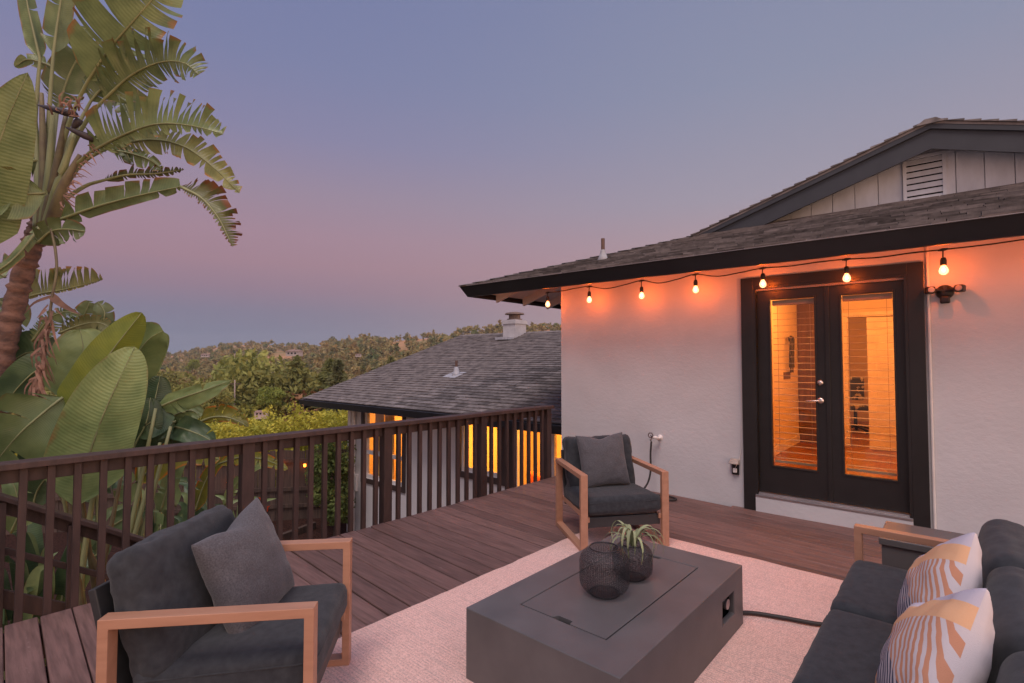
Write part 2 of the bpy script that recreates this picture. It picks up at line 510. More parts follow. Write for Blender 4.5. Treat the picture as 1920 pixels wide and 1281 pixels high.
# ------------------------------------------------------------------ deck: every board a piece
deck = empty('deck', RA, RR)
tag(deck, 'brown stained timber deck of long parallel boards', None, None, 'structure')
random.seed(4)
x = -3.6
while x < 6.05:
    wd_ = 0.1425 + random.uniform(-0.001, 0.001)
    gap = random.choice([0.005, 0.008, 0.011, 0.013])
    t0 = 0.005
    if x + wd_ > 5.30: t0 = max(t0, (x + wd_ - 5.33) / 0.086 - 0.9)
    t1 = 7.6
    if t0 < t1 - 0.5:
        a = MB()
        dz = random.uniform(-0.0022, 0.0022)
        e0 = t0 - random.uniform(-0.003, 0.010) if t0 < 0.01 else t0
        n = 7
        for k in range(n + 1):
            t = e0 + (t1 - e0) * k / n
            xo = x - 0.042 * t
            wob = 0.0012 * math.sin(k * 1.7 + x * 9)
            zc = dz + 0.0012 * math.sin(k * 2.1 + x * 13)
            c = 0.004
            for px, pz in ((0, -0.036), (0, -c), (c, 0), (wd_ - c, 0), (wd_, -c), (wd_, -0.036)):
                a.V.append((xo + px + wob, -t, pz + zc))
        for k in range(n):
            for j in range(5):
                b = k * 6 + j
                a.F.append((b, b + 1, b + 7, b + 6))
        a.F.append((0, 1, 2, 3, 4, 5)[::-1])
        a.build('deck_board', DECK, deck)
    x += wd_ + gap
RIMM = RAIL
fr = MB()
fr.box(-3.6, 5.14, -0.045, -0.008, -0.24, -0.038)
for k in range(16):
    fr.box(-3.6, 5.3, -0.6 - 0.45 * k - 0.04, -0.6 - 0.45 * k, -0.2, -0.045)
fr.build('deck_joists', RIMM, deck)

# ------------------------------------------------------------------ deck railing
rail = empty('deck_railing', RA, RR)
tag(rail, 'dark brown timber deck railing with square balusters and flat cap', 'railing')
cp = MB()
cp.box(-3.6, 5.155, -0.045, 0.095, 0.905, 0.943)
cp.build('rail_cap', RAIL, rail, bevel=0.004)
ur = MB(); ur.box(-3.6, 5.05, 0.0405, 0.078, 0.815, 0.9035)
ur.build('upper_rail', RAIL, rail, bevel=0.003)
lr = MB(); lr.box(-3.6, 5.05, 0.0405, 0.078, -0.235, -0.09)
lr.build('rim_board', RAIL, rail, bevel=0.003)
POSTS = [-2.49, -1.21, 1.345, 2.619, 3.906, 5.10]
pm = MB().box(-0.045, 0.045, 0, 0.09, -0.24, 0.904)
post0 = None
for px in POSTS:
    if post0 is None:
        post0 = pm.build('post', RAIL, rail, bevel=0.004); post0.location = (px, -0.001, 0)
    else: linked(post0, rail, (px, -0.001, 0))
bal0 = None
random.seed(8)
edges = [-3.6] + POSTS
for a, b in zip(edges[:-1], edges[1:]):
    if a == -1.21: nb = 20
    else: nb = max(2, round((b - a) / 0.1275) )
    for k in range(1, nb):
        px = a + (b - a) * k / nb
        if bal0 is None:
            bal0 = MB().box(-0.019, 0.019, 0.0015, 0.0395, -0.2, 0.9035).build('baluster', RAIL, rail, bevel=0.003)
            bal0.location = (px, 0, 0)
        else:
            c = linked(bal0, rail, (px, random.uniform(-0.0005, 0.0005), 0))
            c.rotation_euler = (0, random.uniform(-0.004, 0.004), 0)

# ------------------------------------------------------------------ garden stairs outside the railing
st = empty('garden_stairs', rw(-1.7, 0.16), RR)
tag(st, 'brown timber stairs going down from the deck into the garden', 'stairs')
SL = 0.617
for k in range(15):
    zt = -0.176 * (k + 1)
    t = MB().box(0.285 * k, 0.285 * k + 0.30, 0.0, 0.97, zt - 0.04, zt)
    t.build('tread', DECK, st, bevel=0.004)
for y in (-0.03, 0.965):
    s_ = MB()
    s_.hexa([(0, y, -0.36), (4.25, y, -0.36 - SL * 4.25), (4.25, y + 0.038, -0.36 - SL * 4.25), (0, y + 0.038, -0.36)],
            [(0, y, -0.06), (4.25, y, -0.06 - SL * 4.25), (4.25, y + 0.038, -0.06 - SL * 4.25), (0, y + 0.038, -0.06)])
    s_.build('stringer', RAIL, st)
sr = empty('stair_railing', rw(-1.7, 1.17), RR)
tag(sr, 'descending brown stair handrail seen through the left balusters', 'railing')
zc = 0.54 + SL * 1.75
def slope_bar(name, dz0, dz1, y0, y1, x0=-0.1, x1=4.2):
    m = MB()
    m.hexa([(x0, y0, zc + dz0 - SL * x0), (x1, y0, zc + dz0 - SL * x1), (x1, y1, zc + dz0 - SL * x1), (x0, y1, zc + dz0 - SL * x0)],
           [(x0, y0, zc + dz1 - SL * x0), (x1, y0, zc + dz1 - SL * x1), (x1, y1, zc + dz1 - SL * x1), (x0, y1, zc + dz1 - SL * x0)])
    m.build(name, RAIL, sr, bevel=0.004)
slope_bar('hand_rail', -0.04, 0.0, -0.06, 0.08)
slope_bar('upper_rail', -0.145, -0.042, 0.03, 0.066)
slope_bar('middle_rail', -0.44, -0.39, 0.03, 0.066)
slope_bar('lower_rail', -0.84, -0.70, 0.03, 0.066)
pp = None
for k in range(11):
    px = 0.05 + 0.42 * k
    m = MB().box(px - 0.032, px + 0.032, -0.037, 0.027, zc - SL * px - 1.05, zc - SL * px - 0.06)
    m.build('post', RAIL, sr, bevel=0.003)

# ------------------------------------------------------------------ shingles
def shingles(roof, frame, org, ex, ey, xr, courses, expo=0.145, nmax=300, seed=1, thick=0.024, ok=None):
    """courses of single shingles; the ones nearest the camera are pieces, the rest one joined part"""
    rng = random.Random(seed)
    ex, ey = Vector(ex), Vector(ey)
    nn = ex.cross(ey).normalized()
    items = []
    for c in range(courses):
        a, b = xr(c * expo)
        x = a
        first = True
        x += 0.0
        off = rng.uniform(0.08, 0.3)
        wv = off
        while x < b - 0.02:
            w_ = min(wv, b - x)
            p = org + ex * (x + w_ / 2) + ey * (c * expo)
            items.append((p, w_, c, rng.choice([0.0, 0.0, 0.006])))
            x += w_
            wv = rng.choice([0.20, 0.24, 0.28, 0.32, 0.36])
    def cdist(p):
        q = frame(p)
        return (q - Vector((0, 0, CAM_H))).length
    order = sorted(range(len(items)), key=lambda i: cdist(items[i][0]) - items[i][1] * 2)
    cand = [i for i in order if abs(items[i][1] * 25 - round(items[i][1] * 25)) < 1e-4 and items[i][1] >= 0.19 and (ok is None or ok(items[i][0]))]
    single = set(cand[:nmax])
    base = {}
    mt = Matrix((ex, ey, nn)).transposed().to_4x4()
    J = MB()
    for i, (p, w_, c, th) in enumerate(items):
        g_ = 0.003
        L_ = expo * 1.28
        t_ = thick + th
        def vs_(o_):
            return [(-w_ / 2 + g_, 0, 0.008), (w_ / 2 - g_, 0, 0.008), (w_ / 2 - g_, L_, 0.0), (-w_ / 2 + g_, L_, 0.0),
                    (-w_ / 2 + g_, 0, t_), (w_ / 2 - g_, 0, t_), (w_ / 2 - g_, L_, 0.004), (-w_ / 2 + g_, L_, 0.004)]
        fs = [(4, 5, 6, 7), (0, 1, 5, 4), (1, 2, 6, 5), (3, 0, 4, 7)]
        if i in single:
            key = (round(w_, 3), th)
            if key not in base:
                m = MB().add(vs_(0), fs)
                base[key] = m.mesh('shingle')
                base[key].materials.append(SHINGLE)
            o = bpy.data.objects.new('shingle', base[key])
            COL.objects.link(o)
            o.parent = roof
            o.matrix_basis = Matrix.Translation(p) @ mt
        else:
            J.add([p + ex * v[0] + ey * v[1] + nn * v[2] for v in vs_(0)], fs)
    jo = J.build('shingle_courses', SHINGLE_S, roof)
    jo['kind'] = 'stuff'

# ------------------------------------------------------------------ main house (door wall, hip roof, upper gable)
house = empty('house', P0, HR)
tag(house, 'white stucco house with black double glass doors and dark shingle roof', 'house')
wl = MB()
wl.box(-2.32, 0.128, 0, 0.16, -2.7, 2.70)
wl.box(1.382, 6.2, 0, 0.16, -2.7, 2.70)
wl.box(0.128, 1.382, 0, 0.16, 2.306, 2.70)
wl.box(0.128, 1.382, 0, 0.16, -2.7, 0.148)
wl.box(-2.32, -2.16, 0.16, 7.5, -2.7, 2.70)
wl.build('stucco_wall', STUCCO, house)
# roof
m_ = 0.325
EZ = 2.59
ST, SE, GQ, BQ, PS = -3.62, 7.2, 2.1, 1.80, 1.57
roof = MB()
def zf(q): return EZ + m_ * (q + 0.6)
def zl(s): return EZ + m_ * (s - ST)
e = 0.012
ht = GQ + 0.25
roof.add([(ST, -0.6, EZ - e), (SE, -0.6, EZ - e), (SE, ht, zf(ht) - e), (ST + ht + 0.6, ht, zf(ht) - e)], [(0, 1, 2, 3)])
roof.add([(ST, -0.6, EZ - e), (ST + ht + .6, ht, zf(ht) - e), (PS, ht, zl(PS) - e), (PS, 7.5, zl(PS) - e), (ST, 7.5, EZ - e)], [(0, 1, 2, 3, 4)])
roof_o = roof.build('roof', SHINGLE_S, house)
ey_ = Vector((0, 1, m_)).normalized()
shingles(roof_o, lambda p: hw(p.x, p.y, p.z), Vector((0, -0.64, EZ - 0.013 + 0.001)), (1, 0, 0), ey_,
         lambda t: (ST - 0.02 + t * 0.951, 5.2), 20, seed=3, ok=lambda p: p.x < 3.6)
# hip caps and the shingle edge along the rake: the stepped silhouette
hd = Vector((1, 1, m_)).normalized()
hp = None
k = 0
t = -0.02
hl = (GQ + 0.6) * math.sqrt(2 + m_ * m_)
while t < hl - 0.35:
    p = Vector((ST, -0.6, EZ)) + hd * t
    m = MB()
    L_, wv = 0.30, 0.13
    a = Vector((1, -1, 0)).normalized()
    dn = Vector((0, 0, -1)) * wv * 0.22
    up0 = Vector((0, 0, 0.034)); up1 = Vector((0, 0, 0.012))
    q = [p + a * wv + dn + up0, p + up0, p - a * wv + dn + up0, p + hd * L_ + a * wv + dn + up1, p + hd * L_ + up1, p + hd * L_ - a * wv + dn + up1]
    m.add(q + [v - Vector((0, 0, .018)) for v in q[:3]], [(0, 1, 4, 3), (1, 2, 5, 4), (0, 6, 7, 1), (1, 7, 8, 2)])
    m.build('hip_shingle', SHINGLE, roof_o)
    t += 0.215
# soffit, fascia, rafters
sf = MB()
d = 0.075
def zfs(q): return zf(q) - d
sf.hexa([(ST + 0.08, -0.55, zfs(-0.55) - 0.02), (SE, -0.55, zfs(-0.55) - 0.02), (SE, 0.0, zfs(0) - 0.02), (ST + 0.63, 0.0, zfs(0) - 0.02)],
        [(ST + 0.08, -0.55, zfs(-0.55)), (SE, -0.55, zfs(-0.55)), (SE, 0.0, zfs(0)), (ST + 0.63, 0.0, zfs(0))])
def zls(s): return zl(s) - d
sf.hexa([(ST + 0.08, -0.55, zls(ST + .08) - 0.02), (ST + 0.63, 0.0, zls(ST + .63) - 0.02), (-2.32, 1.25, zls(-2.32) - .02), (-2.32, 7.4, zls(-2.32) - .02)],
        [(ST + 0.08, -0.55, zls(ST + .08)), (ST + 0.63, 0.0, zls(ST + .63)), (-2.32, 1.25, zls(-2.32)), (-2.32, 7.4, zls(-2.32))])
sf.add([(ST + 0.08, -0.55, zls(ST + .08) - 0.02), (-2.32, 7.4, zls(-2.32) - 0.02), (ST + 0.08, 7.4, zls(ST + .08) - 0.02)], [(0, 1, 2)])
sf.add([(ST + 0.63, 0.0, zfs(0) - 0.021), (-2.32, 0.0, zfs(0) - 0.021), (-2.32, 1.25, zls(-2.32) - 0.021)], [(0, 1, 2)])
sf.build('soffit', SOFFIT, house)
fa = MB()
fa.hexa([(ST + 0.06, -0.545, 2.445), (SE, -0.545, 2.445), (SE, -0.51, 2.445), (ST + 0.095, -0.51, 2.445)],
        [(ST - 0.02, -0.625, 2.588), (SE, -0.625, 2.588), (SE, -0.59, 2.588), (ST + 0.015, -0.59, 2.588)])
fa.build('front_fascia', FASCIA, house, bevel=0.004)
fb = MB()
fb.hexa([(ST + 0.095, -0.510, 2.4448), (ST + 0.06, -0.545, 2.4448), (ST + 0.06, 7.5, 2.4448), (ST + 0.095, 7.5, 2.4448)][::-1],
        [(ST + 0.015, -0.590, 2.5878), (ST - 0.02, -0.625, 2.5878), (ST - 0.02, 7.5, 2.5878), (ST + 0.015, 7.5, 2.5878)][::-1])
fb.build('side_fascia', FASCIA, house)
dr = MB().box(ST - 0.03, SE, -0.645, -0.60, 2.5895, 2.5955)
dr.build('drip_edge', ALU, house)
for k, q in enumerate((0.02, 0.66, 1.30, 1.94, 2.58, 3.2)):
    m = MB()
    a, b = ST + 0.10, min(-2.33, ST + q + 0.52)
    za, zb = zls(a) - 0.022, zls(b) - 0.022
    m.hexa([(a, q, za - 0.115), (b, q, zb - 0.115), (b, q + 0.045, zb - 0.115), (a, q + 0.045, za - 0.115)],
           [(a, q, za), (b, q, zb), (b, q + 0.045, zb), (a, q + 0.045, za)])
    m.build('rafter_tail', SOFFIT, house)
# gable wall: siding boards and louvred vent
GZ = zl(PS)
def zrake(s): return GZ - m_ * abs(s - PS)
gab = MB()
gab.add([(-2.2, GQ + 0.03, 2.9), (5.4, GQ + 0.03, 2.9), (5.4, GQ + 0.03, zrake(5.4) - 0.05), (PS, GQ + 0.03, GZ - 0.05), (-2.2, GQ + 0.03, zrake(-2.2) - 0.05)], [(0, 1, 2, 3, 4)])
gab_o = gab.build('gable_wall', SIDING, house)
s0 = -1.9
V0, V1, VZ0, VZ1 = 1.33, 1.665, 3.44, 3.965
while s0 < 5.0:
    a, b = s0 + 0.004, s0 + 0.2415
    za, zb = zrake(a) - 0.12, zrake(b) - 0.12
    lo = 3.1
    pts = [(a, za), (b, zb)]
    if a < PS < b: pts = [(a, za), (PS, GZ - 0.12), (b, zb)]
    m = MB()
    poly = [(a, lo), (b, lo)] + pts[::-1]
    n_ = len(poly)
    m.add([(p[0], GQ, p[1]) for p in poly] + [(p[0], GQ + 0.022, p[1]) for p in poly],
          [tuple(range(n_)), tuple(range(2 * n_ - 1, n_ - 1, -1))] + [(i, n_ + i, n_ + (i + 1) % n_, (i + 1) % n_) for i in range(n_)])
    m.build('siding_board', SIDING, gab_o)
    s0 += 0.2455
vent = empty('gable_vent', (0, 0, 0), 0, house)
vf = MB()
fw_ = 0.035
vf.box(V0 - fw_, V0, GQ - 0.03, GQ - 0.001, VZ0 - fw_, VZ1 + fw_)
vf.box(V1, V1 + fw_, GQ - 0.03, GQ - 0.001, VZ0 - fw_, VZ1 + fw_)
vf.box(V0, V1, GQ - 0.03, GQ - 0.001, VZ1, VZ1 + fw_)
vf.box(V0, V1, GQ - 0.03, GQ - 0.001, VZ0 - fw_, VZ0)
vf.build('vent_frame', SIDING, vent)
MB().box(V0, V1, GQ - 0.004, GQ - 0.002, VZ0, VZ1).build('vent_backing', VOID, vent)
for k in range(7):
    z = VZ0 + 0.012 + 0.075 * k
    m = MB()
    m.hexa([(V0, GQ - 0.030, z), (V1, GQ - 0.030, z), (V1, GQ - 0.024, z - 0.004), (V0, GQ - 0.024, z - 0.004)],
           [(V0, GQ - 0.012, z + 0.058), (V1, GQ - 0.012, z + 0.058), (V1, GQ - 0.006, z + 0.055), (V0, GQ - 0.006, z + 0.055)])
    m.build('louver_slat', SIDING, vent)
# bargeboards and roof edge over them
for sg, send, nm in ((-1, -1.55, 'bargeboard'), (1, 6.4, 'bargeboard')):
    m = MB()
    def cr(off, q): return [(PS, q, GZ - off), (send, q, zrake(send) - off)]
    for (o0, o1, q0, q1, nme, mt) in ((0.075, 0.31, BQ, BQ + 0.035, 'bargeboard', BARGE), (0.028, 0.085, BQ - 0.03, BQ - 0.001, 'rake_trim', BARGE)):
        m = MB()
        m.hexa([(PS, q0, GZ - o1), (send, q0, zrake(send) - o1), (send, q1, zrake(send) - o1), (PS, q1, GZ - o1)],
               [(PS, q0, GZ - o0), (send, q0, zrake(send) - o0), (send, q1, zrake(send) - o0), (PS, q1, GZ - o0)])
        m.build(nme, mt, house)
rk = MB()
rk.add([(-1.6, BQ - 0.035, zrake(-1.6) - 0.028), (PS, BQ - 0.035, GZ - 0.028), (6.4, BQ - 0.035, zrake(6.4) - 0.028),
        (6.4, 7.5, zrake(6.4) - 0.028), (PS, 7.5, GZ - 0.028), (-1.6, 7.5, zrake(-1.6) - 0.028),
        (-1.6, BQ - 0.035, zrake(-1.6) - 0.0), (PS, BQ - 0.035, GZ), (6.4, BQ - 0.035, zrake(6.4)),
        (6.4, 7.5, zrake(6.4)), (PS, 7.5, GZ), (-1.6, 7.5, zrake(-1.6))],
       [(0, 5, 4, 1), (1, 4, 3, 2), (6, 7, 10, 11), (7, 8, 9, 10), (0, 1, 7, 6), (1, 2, 8, 7)])
rk.build('gable_roof', SHINGLE_S, house)
gro = bpy.data.objects['gable_roof']
for sg in (-1, 1):
    t = 0.0
    while t < (3.2 if sg < 0 else 4.4):
        sl = Vector((sg, 0, -m_)).normalized()
        a = Vector((PS, BQ - 0.05, GZ + 0.004)) + sl * t
        nn_ = Vector((m_ * sg, 0, 1)).normalized()
        m = MB()
        L_ = 0.155
        w0 = 0.45
        q = [a, a + sl * L_, a + sl * L_ + Vector((0, w0, 0)), a + Vector((0, w0, 0))]
        m.hexa(q, [q[0] + nn_ * 0.006, q[1] + nn_ * 0.026, q[2] + nn_ * 0.026, q[3] + nn_ * 0.006])
        m.build('rake_shingle', SHINGLE, gro)
        t += 0.145
rc = MB()
for k in range(3):
    y0 = BQ - 0.06 + 0.2 * k
    rc.hexa([(PS - 0.13, y0, GZ - 0.035), (PS + 0.13, y0, GZ - 0.035), (PS + 0.13, y0 + .28, GZ - 0.04), (PS - 0.13, y0 + .28, GZ - 0.04)],
            [(PS - 0.05, y0, GZ + 0.022), (PS + 0.05, y0, GZ + 0.022), (PS + 0.05, y0 + .28, GZ + 0.012), (PS - 0.05, y0 + .28, GZ + 0.012)])
rc.build('ridge_cap', SHINGLE, gro)
# vent pipe on the main roof
COPPER = M('weathered_pipe', (0.16, 0.085, 0.06, 1), (0.1, 0.06, 0.05, 1), rough=0.6, scale=12)
LEAD = M('pale_lead_flashing', (0.45, 0.45, 0.48, 1), (0.34, 0.34, 0.37, 1), rough=0.5, scale=10)
vp = MB().tube([(-1.86, 0.33, 2.85), (-1.86, 0.33, 3.185)], 0.026, 12)
vp_o = vp.build('vent_pipe', COPPER, house, smooth=False)
fl = MB().lathe([(0.10, -0.05), (0.055, 0.04), (0.034, 0.11), (0.037, 0.125), (0.030, 0.13)], 16, (-1.86, 0.33, 2.90))
fl.build('pipe_flashing', LEAD, vp_o, smooth=True)
# ------------------------------------------------------------------ double glass doors
BEIGE0 = M('aged_weather_strip', (0.30, 0.26, 0.25, 1), (0.24, 0.21, 0.2, 1), rough=0.9, spec=0.1)
cs = MB()
cs.box(0.0, 0.118, -0.035, -0.001, -0.02, 2.404)
cs.build('door_casing', DOORP, house, bevel=0.003)
MB().box(1.392, 1.508, -0.035, -0.001, -0.02, 2.404).build('door_casing', DOORP, house, bevel=0.003)
MB().box(0.118, 1.392, -0.0345, -0.001, 2.305, 2.4035).build('door_head_casing', DOORP, house, bevel=0.003)
jb = MB()
jb.box(0.118, 0.140, -0.034, 0.15, 0.15, 2.304)
jb.box(1.370, 1.392, -0.034, 0.15, 0.15, 2.304)
jb.box(0.140, 1.370, -0.0335, 0.15, 2.285, 2.304)
jb.build('door_jamb', DOORP, house)
MB().box(0.14, 1.372, 0.0, 0.029, 2.262, 2.2845).build('weather_strip', BEIGE0, house)
th = MB()
th.box(0.118, 1.392, -0.05, 0.14, 0.150, 0.172)
th.box(0.14, 1.37, -0.02, 0.14, 0.1722, 0.19)
th.build('threshold', ALU, house, bevel=0.003)
MB().box(0.118, 1.392, -0.045, -0.001, -0.01, 0.148).build('door_step_face', STUCCO, house)

SLAT = M('blind_slat', (0.34, 0.22, 0.13, 1), (0.28, 0.18, 0.10, 1), rough=0.5, scale=9)
def door_leaf(x0, x1, g0, g1):
    d = empty('door', (0, 0, 0), 0, house)
    d.name = 'glass_door'
    zb, zt, gz0, gz1 = 0.195, 2.2835, 0.47, 2.166
    q0, q1 = 0.030, 0.074
    f = MB()
    f.box(x0, g0, q0, q1, zb, zt); f.box(g1, x1, q0, q1, zb, zt)
    f.box(g0, g1, q0, q1, zb, gz0); f.box(g0, g1, q0, q1, gz1, zt)
    f.build('door_leaf', DOORP, d)
    b = MB()
    w = 0.016
    for (a, c, e, h) in ((g0 - w, g0, gz0 - w, gz1 + w), (g1, g1 + w, gz0 - w, gz1 + w), (g0, g1, gz0 - w, gz0), (g0, g1, gz1, gz1 + w)):
        b.box(a, c, q0 - 0.009, q0 - 0.0005, e, h)
    b.build('glazing_bead', DOORP, d, bevel=0.003)
    MB().box(g0, g1, 0.050, 0.055, gz0, gz1).build('glass_pane', GLASS, d)
    hr = MB().box(g0 + 0.006, g1 - 0.006, 0.085, 0.135, gz1 - 0.055, gz1 - 0.005)
    hr.build('blind_head_rail', SLAT, d)
    n = 24
    sm = None
    for k in range(n):
        z = gz0 + 0.075 + k * 0.0645
        if sm is None:
            sm = MB()
            sm.hexa([(g0 + 0.008, 0.094, -0.0015), (g1 - 0.008, 0.094, -0.0015), (g1 - 0.008, 0.122, 0.0015), (g0 + 0.008, 0.122, 0.0015)],
                    [(g0 + 0.008, 0.094, 0.001), (g1 - 0.008, 0.094, 0.001), (g1 - 0.008, 0.122, 0.004), (g0 + 0.008, 0.122, 0.004)])
            sl0 = sm.build('blind_slat', SLAT, d); sl0.location = (0, 0, z)
        else: linked(sl0, d, (0, 0, z + random.uniform(-.002, .002)))
    MB().box(g0 + 0.008, g1 - 0.008, 0.09, 0.13, gz0 + 0.028, gz0 + 0.05).build('blind_bottom_rail', SLAT, d)
    tp = MB()
    for xx in (g0 + 0.05, g1 - 0.05):
        tp.box(xx - 0.0015, xx + 0.0015, 0.109, 0.111, gz0 + 0.05, gz1 - 0.05)
    tp.build('ladder_cord', SLAT, d)
    return d
d1 = door_leaf(0.143, 0.762, 0.268, 0.662)
d2 = door_leaf(0.768, 1.368, 0.888, 1.284)
as_ = MB().box(0.752, 0.790, 0.017, 0.0295, 0.20, 2.262)
as_.build('astragal', DOORP, d1, bevel=0.003)
kb = MB()
for zz, r in ((1.326, 0.030), (1.152, 0.033)):
    pts = [(0.704, 0.0295, zz), (0.704, 0.018, zz), (0.704, 0.010, zz), (0.704, 0.002, zz)]
    kb.tube(pts, [r, r, r * 0.75, r * 0.4], 20)
kb.build('door_knob_plate', NICKEL, d1, smooth=True)
lv = MB().tube([(0.704, 0.012, 1.152), (0.704, -0.03, 1.152), (0.69, -0.036, 1.152), (0.60, -0.034, 1.148), (0.585, -0.03, 1.147)], [0.009, 0.009, 0.009, 0.008, 0.006], 10)
lv.build('lever_handle', NICKEL, d1, smooth=True)

# ------------------------------------------------------------------ the lit room behind the doors
WARMW = M('warm_white_interior_wall', (0.78, 0.66, 0.52, 1), (0.72, 0.60, 0.47, 1), rough=0.8, scale=1.2, spec=0.2)
TAN = M('tan_interior_wall', (0.62, 0.48, 0.32, 1), (0.58, 0.44, 0.29, 1), rough=0.8, scale=1.2, spec=0.2)
FLOORW = M('interior_wood_floor', (0.30, 0.12, 0.05, 1), (0.18, 0.07, 0.03, 1), rough=0.35, scale=4, stretch=(8, .8, 1), detail=5)
IDOOR = M('white_interior_door', (0.85, 0.78, 0.70, 1), None, rough=0.45)
DBROWN = M('brown_interior_door', (0.16, 0.08, 0.04, 1), (0.11, 0.055, 0.03, 1), rough=0.5, scale=4, stretch=(5, 5, .6))
rm = empty('lit_room', P0, HR)
tag(rm, 'amber lit room seen through the double glass doors', 'room')
fl = MB(); fl.box(-1.8, 4.5, 0.161, 9.0, 0.10, 0.189); fl.build('floor', FLOORW, rm)
MB().box(-1.8, 4.5, 0.161, 9.0, 2.50, 2.58).build('ceiling', WARMW, rm)
wls = MB()
wls.box(-0.34, -0.24, 0.161, 3.9, 0.19, 2.499)                 # left wall
wls.box(3.4, 3.5, 0.161, 8.9, 0.19, 2.499)
wls.box(0.10, 0.47, 3.9, 4.02, 0.19, 2.499)
wls.box(0.47, 1.42, 3.9, 4.02, 2.22, 2.499)
wls.box(1.42, 3.4, 3.9, 4.02, 0.19, 2.499)
wls.build('wall', WARMW, rm)
MB().box(-1.8, 3.4, 8.0, 8.1, 0.10, 2.499).build('hall_wall', TAN, rm)
MB().box(-1.8, -1.7, 4.1, 8.0, 0.10, 2.499).build('hall_side_wall', TAN, rm)
MB().box(-0.24, 0.10, 3.91, 3.95, 0.19, 2.499).build('brown_panel', DBROWN, rm)
MB().box(-0.2395, -0.224, 0.17, 3.89, 0.19, 0.31).build('baseboard', IDOOR, rm, bevel=0.003)
tr_ = MB()
tr_.box(0.395, 0.47, 3.875, 3.8995, 0.19, 2.29); tr_.box(1.42, 1.50, 3.875, 3.8995, 0.19, 2.29); tr_.box(0.47, 1.42, 3.875, 3.8995, 2.22, 2.29)
tr_.build('doorway_trim', IDOOR, rm)
idr = empty('interior_door', (1.41, 3.84, 0), R(190), rm)
MB().box(0, 0.68, -0.02, 0.02, 0.20, 2.19).build('door_slab', IDOOR, idr)
pn = MB()
for z0, z1 in ((0.42, 1.1), (1.25, 2.05)):
    for (a, b, c, e) in ((0.10, 0.58, z0, z0 + .02), (0.10, 0.58, z1 - .02, z1), (0.10, 0.12, z0, z1), (0.56, 0.58, z0, z1)):
        pn.box(a, b, 0.0205, 0.03, c, e)
pn.build('panel_moulding', IDOOR, idr)
WLAMP = (1.0, 0.31, 0.05)
LENS = emis('ceiling_lamp_lens', (1.0, 0.62, 0.28, 1), 9)
for (x, y) in ((0.35, 1.9), (1.12, 2.1), (2.3, 2.0), (0.45, 6.0), (0.75, 4.9)):  # the last one is an added lamp that only brightens the hall
    cl = empty('ceiling_lamp', hw(x, y, 2.499), HR)
    tag(cl, 'small round lit ceiling lamp inside the amber room', 'ceiling lamp', 'ceiling lamps in the amber room')
    MB().lathe([(0.075, -0.012), (0.075, 0.0)], 24).build('trim_ring', IDOOR, cl)
    MB().lathe([(0.055, -0.016), (0.055, -0.0125)], 24).build('lamp_lens', LENS, cl)
    ld = bpy.data.lights.new('ceiling_lamp_light', 'POINT'); ld.energy = 38; ld.color = WLAMP; ld.shadow_soft_size = 0.06
    lo_ = bpy.data.objects.new('ceiling_lamp_light', ld); COL.objects.link(lo_); lo_.parent = cl; lo_.location = (0, 0, -0.12)
# office chair in the far room
CAMO = M('camouflage_chair_cover', (0.42, 0.36, 0.28, 1), (0.035, 0.03, 0.025, 1), rough=0.9, scale=7, lo=.48, hi=.52)
oc = empty('office_chair', hw(0.33, 5.9, 0.19), HR + 0.4)
tag(oc, 'camouflage patterned swivel chair beyond the inner doorway', 'chair')
MB().box(-0.24, 0.24, -0.24, 0.24, 0.42, 0.51).build('seat', CAMO, oc, bevel=0.03)
MB().box(-0.23, 0.23, 0.22, 0.29, 0.58, 1.02).build('backrest', CAMO, oc, bevel=0.03)
MB().tube([(0, 0, 0.1), (0, 0, 0.42)], 0.03, 10).build('gas_column', BLACK, oc)
for k in range(5):
    a = 2 * math.pi * k / 5
    MB().beam((0, 0, 0.11), (0.3 * math.cos(a), 0.3 * math.sin(a), 0.06), 0.04, 0.03).build('leg', BLACK, oc)
    MB().lathe([(0.012, 0.0), (0.03, 0.01), (0.03, 0.05), (0.012, 0.06)], 10, (0.3 * math.cos(a), 0.3 * math.sin(a), 0)).build('castor', BLACK, oc)
hb = empty('hanging_plant', hw(-0.222, 3.1, 1.85), HR)
tag(hb, 'trailing dark houseplant hung on the left wall inside the room', 'plant')
DKLEAF = leafmat('dark_houseplant', (0.06, 0.05, 0.02, 1), (0.09, 0.07, 0.02, 1), rough=0.6)
MB().lathe([(0.03, -0.02), (0.045, 0.05)], 12, (0.05, 0, 0)).build('pot', BLACK, hb)
for k in range(5):
    yy = -0.12 + 0.06 * k
    MB().tube([(0.05, yy * .3, 0.06), (0.07, yy, 0.02), (0.06, yy * 1.2, -0.2 - .06 * (k % 3)), (0.05, yy * 1.1 + .03, -0.42 - .08 * (k % 2))], [0.012, 0.012, 0.008, 0.014], 6).build('vine', DKLEAF, hb)
wp = MB().box(-0.2395, -0.228, 2.9, 3.3, 1.25, 1.36)
tag(wp.build('wall_plaque', DBROWN, None), 'small dark plaque on the left wall inside the room', 'plaque')
bpy.data.objects['wall_plaque'].location = P0; bpy.data.objects['wall_plaque'].rotation_euler = (0, 0, HR)

